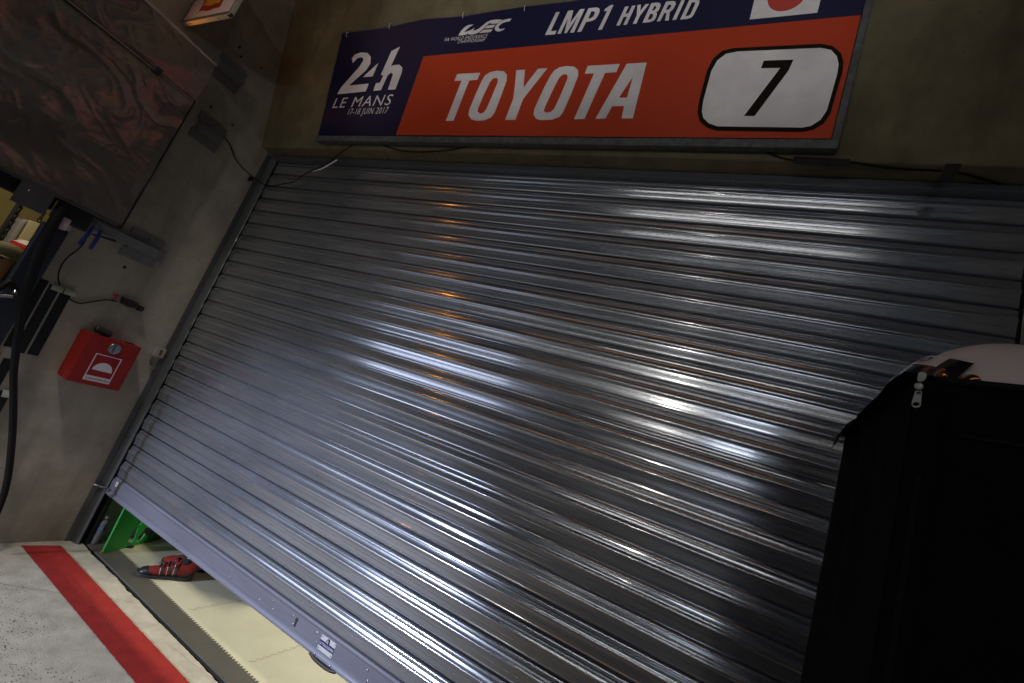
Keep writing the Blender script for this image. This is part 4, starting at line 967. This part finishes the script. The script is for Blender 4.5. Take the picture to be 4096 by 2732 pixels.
tag(MB().box((c.x-.25,c.y-.3,0), (c.x+.25,c.y+.4,c.z-.095)).build('bay_shelf', M['cabinet'], None, bevel=.005), 'dark shelf unit under the small white helmet in the bay', 'shelf')
# hose loop at the frame edge, and coupling in the lower left
hc_ = hit(-255, 800, 0, .1)
ring = [hc_ + Y*.20*math.cos(a) + Z*.16*math.sin(a) + X*.02*math.sin(2*a) for a in [2*math.pi*i/40 for i in range(41)]]
tag(MB().tube(ring, .022, 10).build('hose_loop', M['rubber'], None, 60), 'coiled loop of fat black hose at the far left edge', 'hose')
hk = hit(30, 1165, 0, .12)
cq = empty('hose_coupling', hk); tag(cq, 'black hose coupling with chrome tip in front of the padding', 'hose coupling')
MB().tube(smooth_path([hit(-60,1175,0,.14), hit(0,1150,0,.13), hit(35,1130,0,.12), hit(58,1155,0,.12), hit(62,1170,0,.12)]), .018, 10).build('coupling_body', M['rubber'], cq, 60)
MB().tube([hit(60,1164,0,.13), hit(58,1172,0,.14)], .012, 10).build('coupling_tip', M['chrome'], cq, 60)
MB().tube([hit(-20,1182,0,.16), hit(50,1186,0,.16)], .010, 8).build('coupling_ring', M['steel'], cq, 60)

# ================================================================== BLACK FABRIC CASE + HELMET in the right foreground
def atd(u, v, d): return CAM + ray(u, v)*d
cs = empty('black_case', (4.5,-1.1,0)); tag(cs, 'tall black zipped fabric case in the right foreground', 'equipment case')
C0 = atd(3665, 1500, .62); HZ = C0.z
C0 = Vector((C0.x, C0.y, 0))
fd = Vector((.93,-.36,0)).normalized(); ld = Vector((.064,.998,0)).normalized()
LB = C0 + ld*.50; RB = C0 + fd*.75; BB = RB + ld*.50
def wall_(p, q, nseg, hz, amp, seed, z1=None):
    vs = []; 
    for j in range(13):
        for i in range(nseg+1):
            a = p.lerp(q, i/nseg); z = .04 + (hz-.04)*j/12
            nn = Vector((-(q-p).y, (q-p).x, 0)).normalized()
            e = min(1, min(i, nseg-i)/2)
            vs.append(a + Z*z + nn*amp*e*noise.noise((i*.5, j*.4, seed)))
    return vs, [(j*(nseg+1)+i, j*(nseg+1)+i+1, (j+1)*(nseg+1)+i+1, (j+1)*(nseg+1)+i) for j in range(12) for i in range(nseg)]
mb = MB()
for (p, q_, sd) in ((LB, C0, 1), (C0, RB, 2), (RB, BB, 3), (BB, LB, 4)):
    v, f = wall_(p, q_, 10, HZ-.004, .012, sd); mb.add(v, f)
mb.add([LB+Z*(HZ-.004), C0+Z*(HZ-.004), RB+Z*(HZ-.004), BB+Z*(HZ-.004)], [(0,1,2,3)])
mb.build('case_body', M['case'], cs, 50)
# roof flap drooping over the left edge
fl = MB(); fv = []; n = 14
for i in range(n+1):
    a = (C0 + ld*.52*i/n) + Z*HZ; out = Vector((-ld.y, ld.x, 0)); dr = .010 + .035*(i/n)**2
    fv += [a - out*.06 + Z*.002, a + out*.012 + Z*(.003 - .004*math.sin(i)), a + out*(.022 + .006*noise.noise((i*.6,0,3))) - Z*dr]
fl.add(fv, [(3*i+j, 3*i+j+1, 3*i+j+4, 3*i+j+3) for i in range(n) for j in range(2)]).build('roof_flap', M['case'], cs, 60)
MB().tube([C0 + fd*.02 + Z*(HZ-.005) - ld*.004, RB + Z*(HZ-.005) - ld*.004], .005, 8).build('edge_piping', M['zip'], cs, 60)
nf = Vector((fd.y, -fd.x, 0)).normalized()
if nf.dot(CAM - C0) < 0: nf = -nf
zc0 = C0 + fd*.002
MB().prism([zc0 + nf*.002 + Z*.05, zc0 + fd*.030 + nf*.002 + Z*.05, zc0 + fd*.030 + nf*.002 + Z*(HZ-.01), zc0 + nf*.002 + Z*(HZ-.01)], nf*.003).build('zip_tape', M['case'], cs)
zt = MB()
for i in range(330): 
    z = HZ - .14 - i*.0052; p = zc0 + fd*.015 + nf*.0055 + Z*z; zt.prism([p - fd*.0028, p + fd*.0028, p + fd*.0028 + Z*.0035, p - fd*.0028 + Z*.0035], nf*.0012)
zt.build('zip_teeth', M['zip'], cs)
# pocket seam across the front
MB().tube([C0 + fd*.05 + nf*.004 + Z*(HZ-.075), RB + nf*.004 + Z*(HZ-.075)], .0025, 6).build('seam', M['zip'], cs, 60)
# zip slider with its puller
def front(u, v, off): return hitn(u, v, C0 + nf*off, nf)
zp = zoomed(3500, 1350, 3.92)
sl = empty('zip_slider'); bpy.data.objects.remove(sl)
P_ = lambda pts, off: [front(u, v, off) for u, v in zp(pts)]
sli = decal('zip_slider', [P_([(690,560),(800,565),(822,600),(790,670),(770,700),(675,712),(668,640)], .006)], nf, 0, M['zipmetal'], cs, .006)
bm = bmesh.new(); bm.from_mesh(sli.data); bmesh.ops.bevel(bm, geom=[e for e in bm.edges], offset=.0012, segments=2, affect='EDGES'); bm.to_mesh(sli.data); bm.free()
ct = P_([(692,775)], .010)[0]; rr_ = (P_([(770,775)], .010)[0]-ct).length
MB().lathe([(rr_*.9,0),(rr_,.002),(rr_*.9,.005),(rr_*.3,.0065)], ct, 18, nf).build('slider_disc', M['zipmetal'], sli, 40)
zl = P_([(632,850),(738,850),(718,1075),(690,1100),(650,1108),(605,1095),(572,1055)], .011)
hole = [P_([(645,1052)], .011)[0] + (P_([(705,1052)], .011)[0]-P_([(645,1052)], .011)[0])*math.cos(a)*.92 + (P_([(645,1092)], .011)[0]-P_([(645,1052)], .011)[0])*math.sin(a)*.85 for a in [2*math.pi*i/14 for i in range(14)]]
pu = decal('puller', [zl, hole[::-1]], nf, 0, M['zipmetal'], sli, .004)
mt = P_([(650,850),(720,850),(715,885),(655,885)], .0165); decal('puller_notch', [mt], nf, 0, M['black'], sli, .0006)

# racing helmet on top of the case
hm = empty('racing_helmet', C0 + Z*HZ); tag(hm, 'white racing helmet with dark visor resting on the black case', 'helmet')
HF = Vector((-.74,.56,.36)).normalized()      # the way the face points
HR = HF.cross(Z).normalized(); HU = HR.cross(HF).normalized()
HC = atd(4040, 1682, .80)
def hs(az, el, k=1.):      # azimuth from the face, elevation; the visor (k > 1.03) stands further out in front
    a, e = R(az), R(el)
    x_ = math.cos(e)*math.cos(a); y_ = math.cos(e)*math.sin(a); z_ = math.sin(e)
    return HC + (HF*x_*(.158 if k < 1.03 else .158*(1.0 + .26*(21-el)/55)) + HR*y_*.128 + HU*z_*.135)*k
def hpatch(name, a0, a1, e0, e1, k, m, par, na=24, ne=12, thick=0):
    vs = []; fs = []
    for j in range(ne+1):
        for i in range(na+1): vs.append(hs(a0+(a1-a0)*i/na, (e0(a0+(a1-a0)*i/na) if callable(e0) else e0)*(1-j/ne) + (e1(a0+(a1-a0)*i/na) if callable(e1) else e1)*j/ne, k))
    fs = [(j*(na+1)+i, j*(na+1)+i+1, (j+1)*(na+1)+i+1, (j+1)*(na+1)+i) for j in range(ne) for i in range(na)]
    return pymesh(name, vs, fs, m, par, 60)
hpatch('helmet_shell', -180, 180, -62, 90, 1., M['helmet'], hm, 64, 32)
vis = hpatch('visor', -76, 76, -34, 21, 1.045, M['visor'], hm, 40, 14)
hpatch('visor_sticker', -60, 60, 11, 22, 1.050, M['sticker'], vis, 30, 5)
print('helmet', HC, HZ)
for s in (-1, 1):
    p = hs(s*82, 5, 1.02); nn = (p-HC).normalized(); MB().lathe([(.017,-.004),(.017,.006),(.012,.010),(.004,.011)], p, 20, nn).build('visor_pivot', M['pivot'], hm, 40)
def hlet(name, body, az0, az1, el, hgt, k, m, par, shear=0., bold=.02):
    me = text_mesh(body, shear, bold); xs = [v.co.x for v in me.vertices]; x0, x1 = min(xs), max(xs)
    for v in me.vertices: v.co = hs(az0 + (az1-az0)*(v.co.x-x0)/(x1-x0), el + v.co.y/.7*hgt, k)
    return mkobj(name, me, m, par)

hlet('sticker_lettering', 'HYBRID', -6, -50, 13.5, 5.5, 1.066, M['navyink'], vis, .2, .01)
hlet('shell_lettering', 'Arai', -98, -114, 3, 6, 1.016, M['signblack'], hm, .2, .0)
ov = MB(); n = 40; v = []
for i in range(n):
    a = 2*math.pi*i/n; v += [hs(-106 + 11*math.cos(a), 5.5 + 6.0*math.sin(a), 1.010), hs(-106 + 12.2*math.cos(a), 5.5 + 7.0*math.sin(a), 1.010)]
ov.add(v, [(2*i, 2*i+1, (2*i+3) % (2*n), (2*i+2) % (2*n)) for i in range(n)]).build('shell_badge', M['signblack'], hm)
for a, e in ((-68, 6),): MB().lathe([(.012,-.002),(.011,.004),(.004,.006)], hs(a, e, 1.05), 14, (hs(a, e)-HC).normalized()).build('visor_stud', M['pivot'], vis, 40)
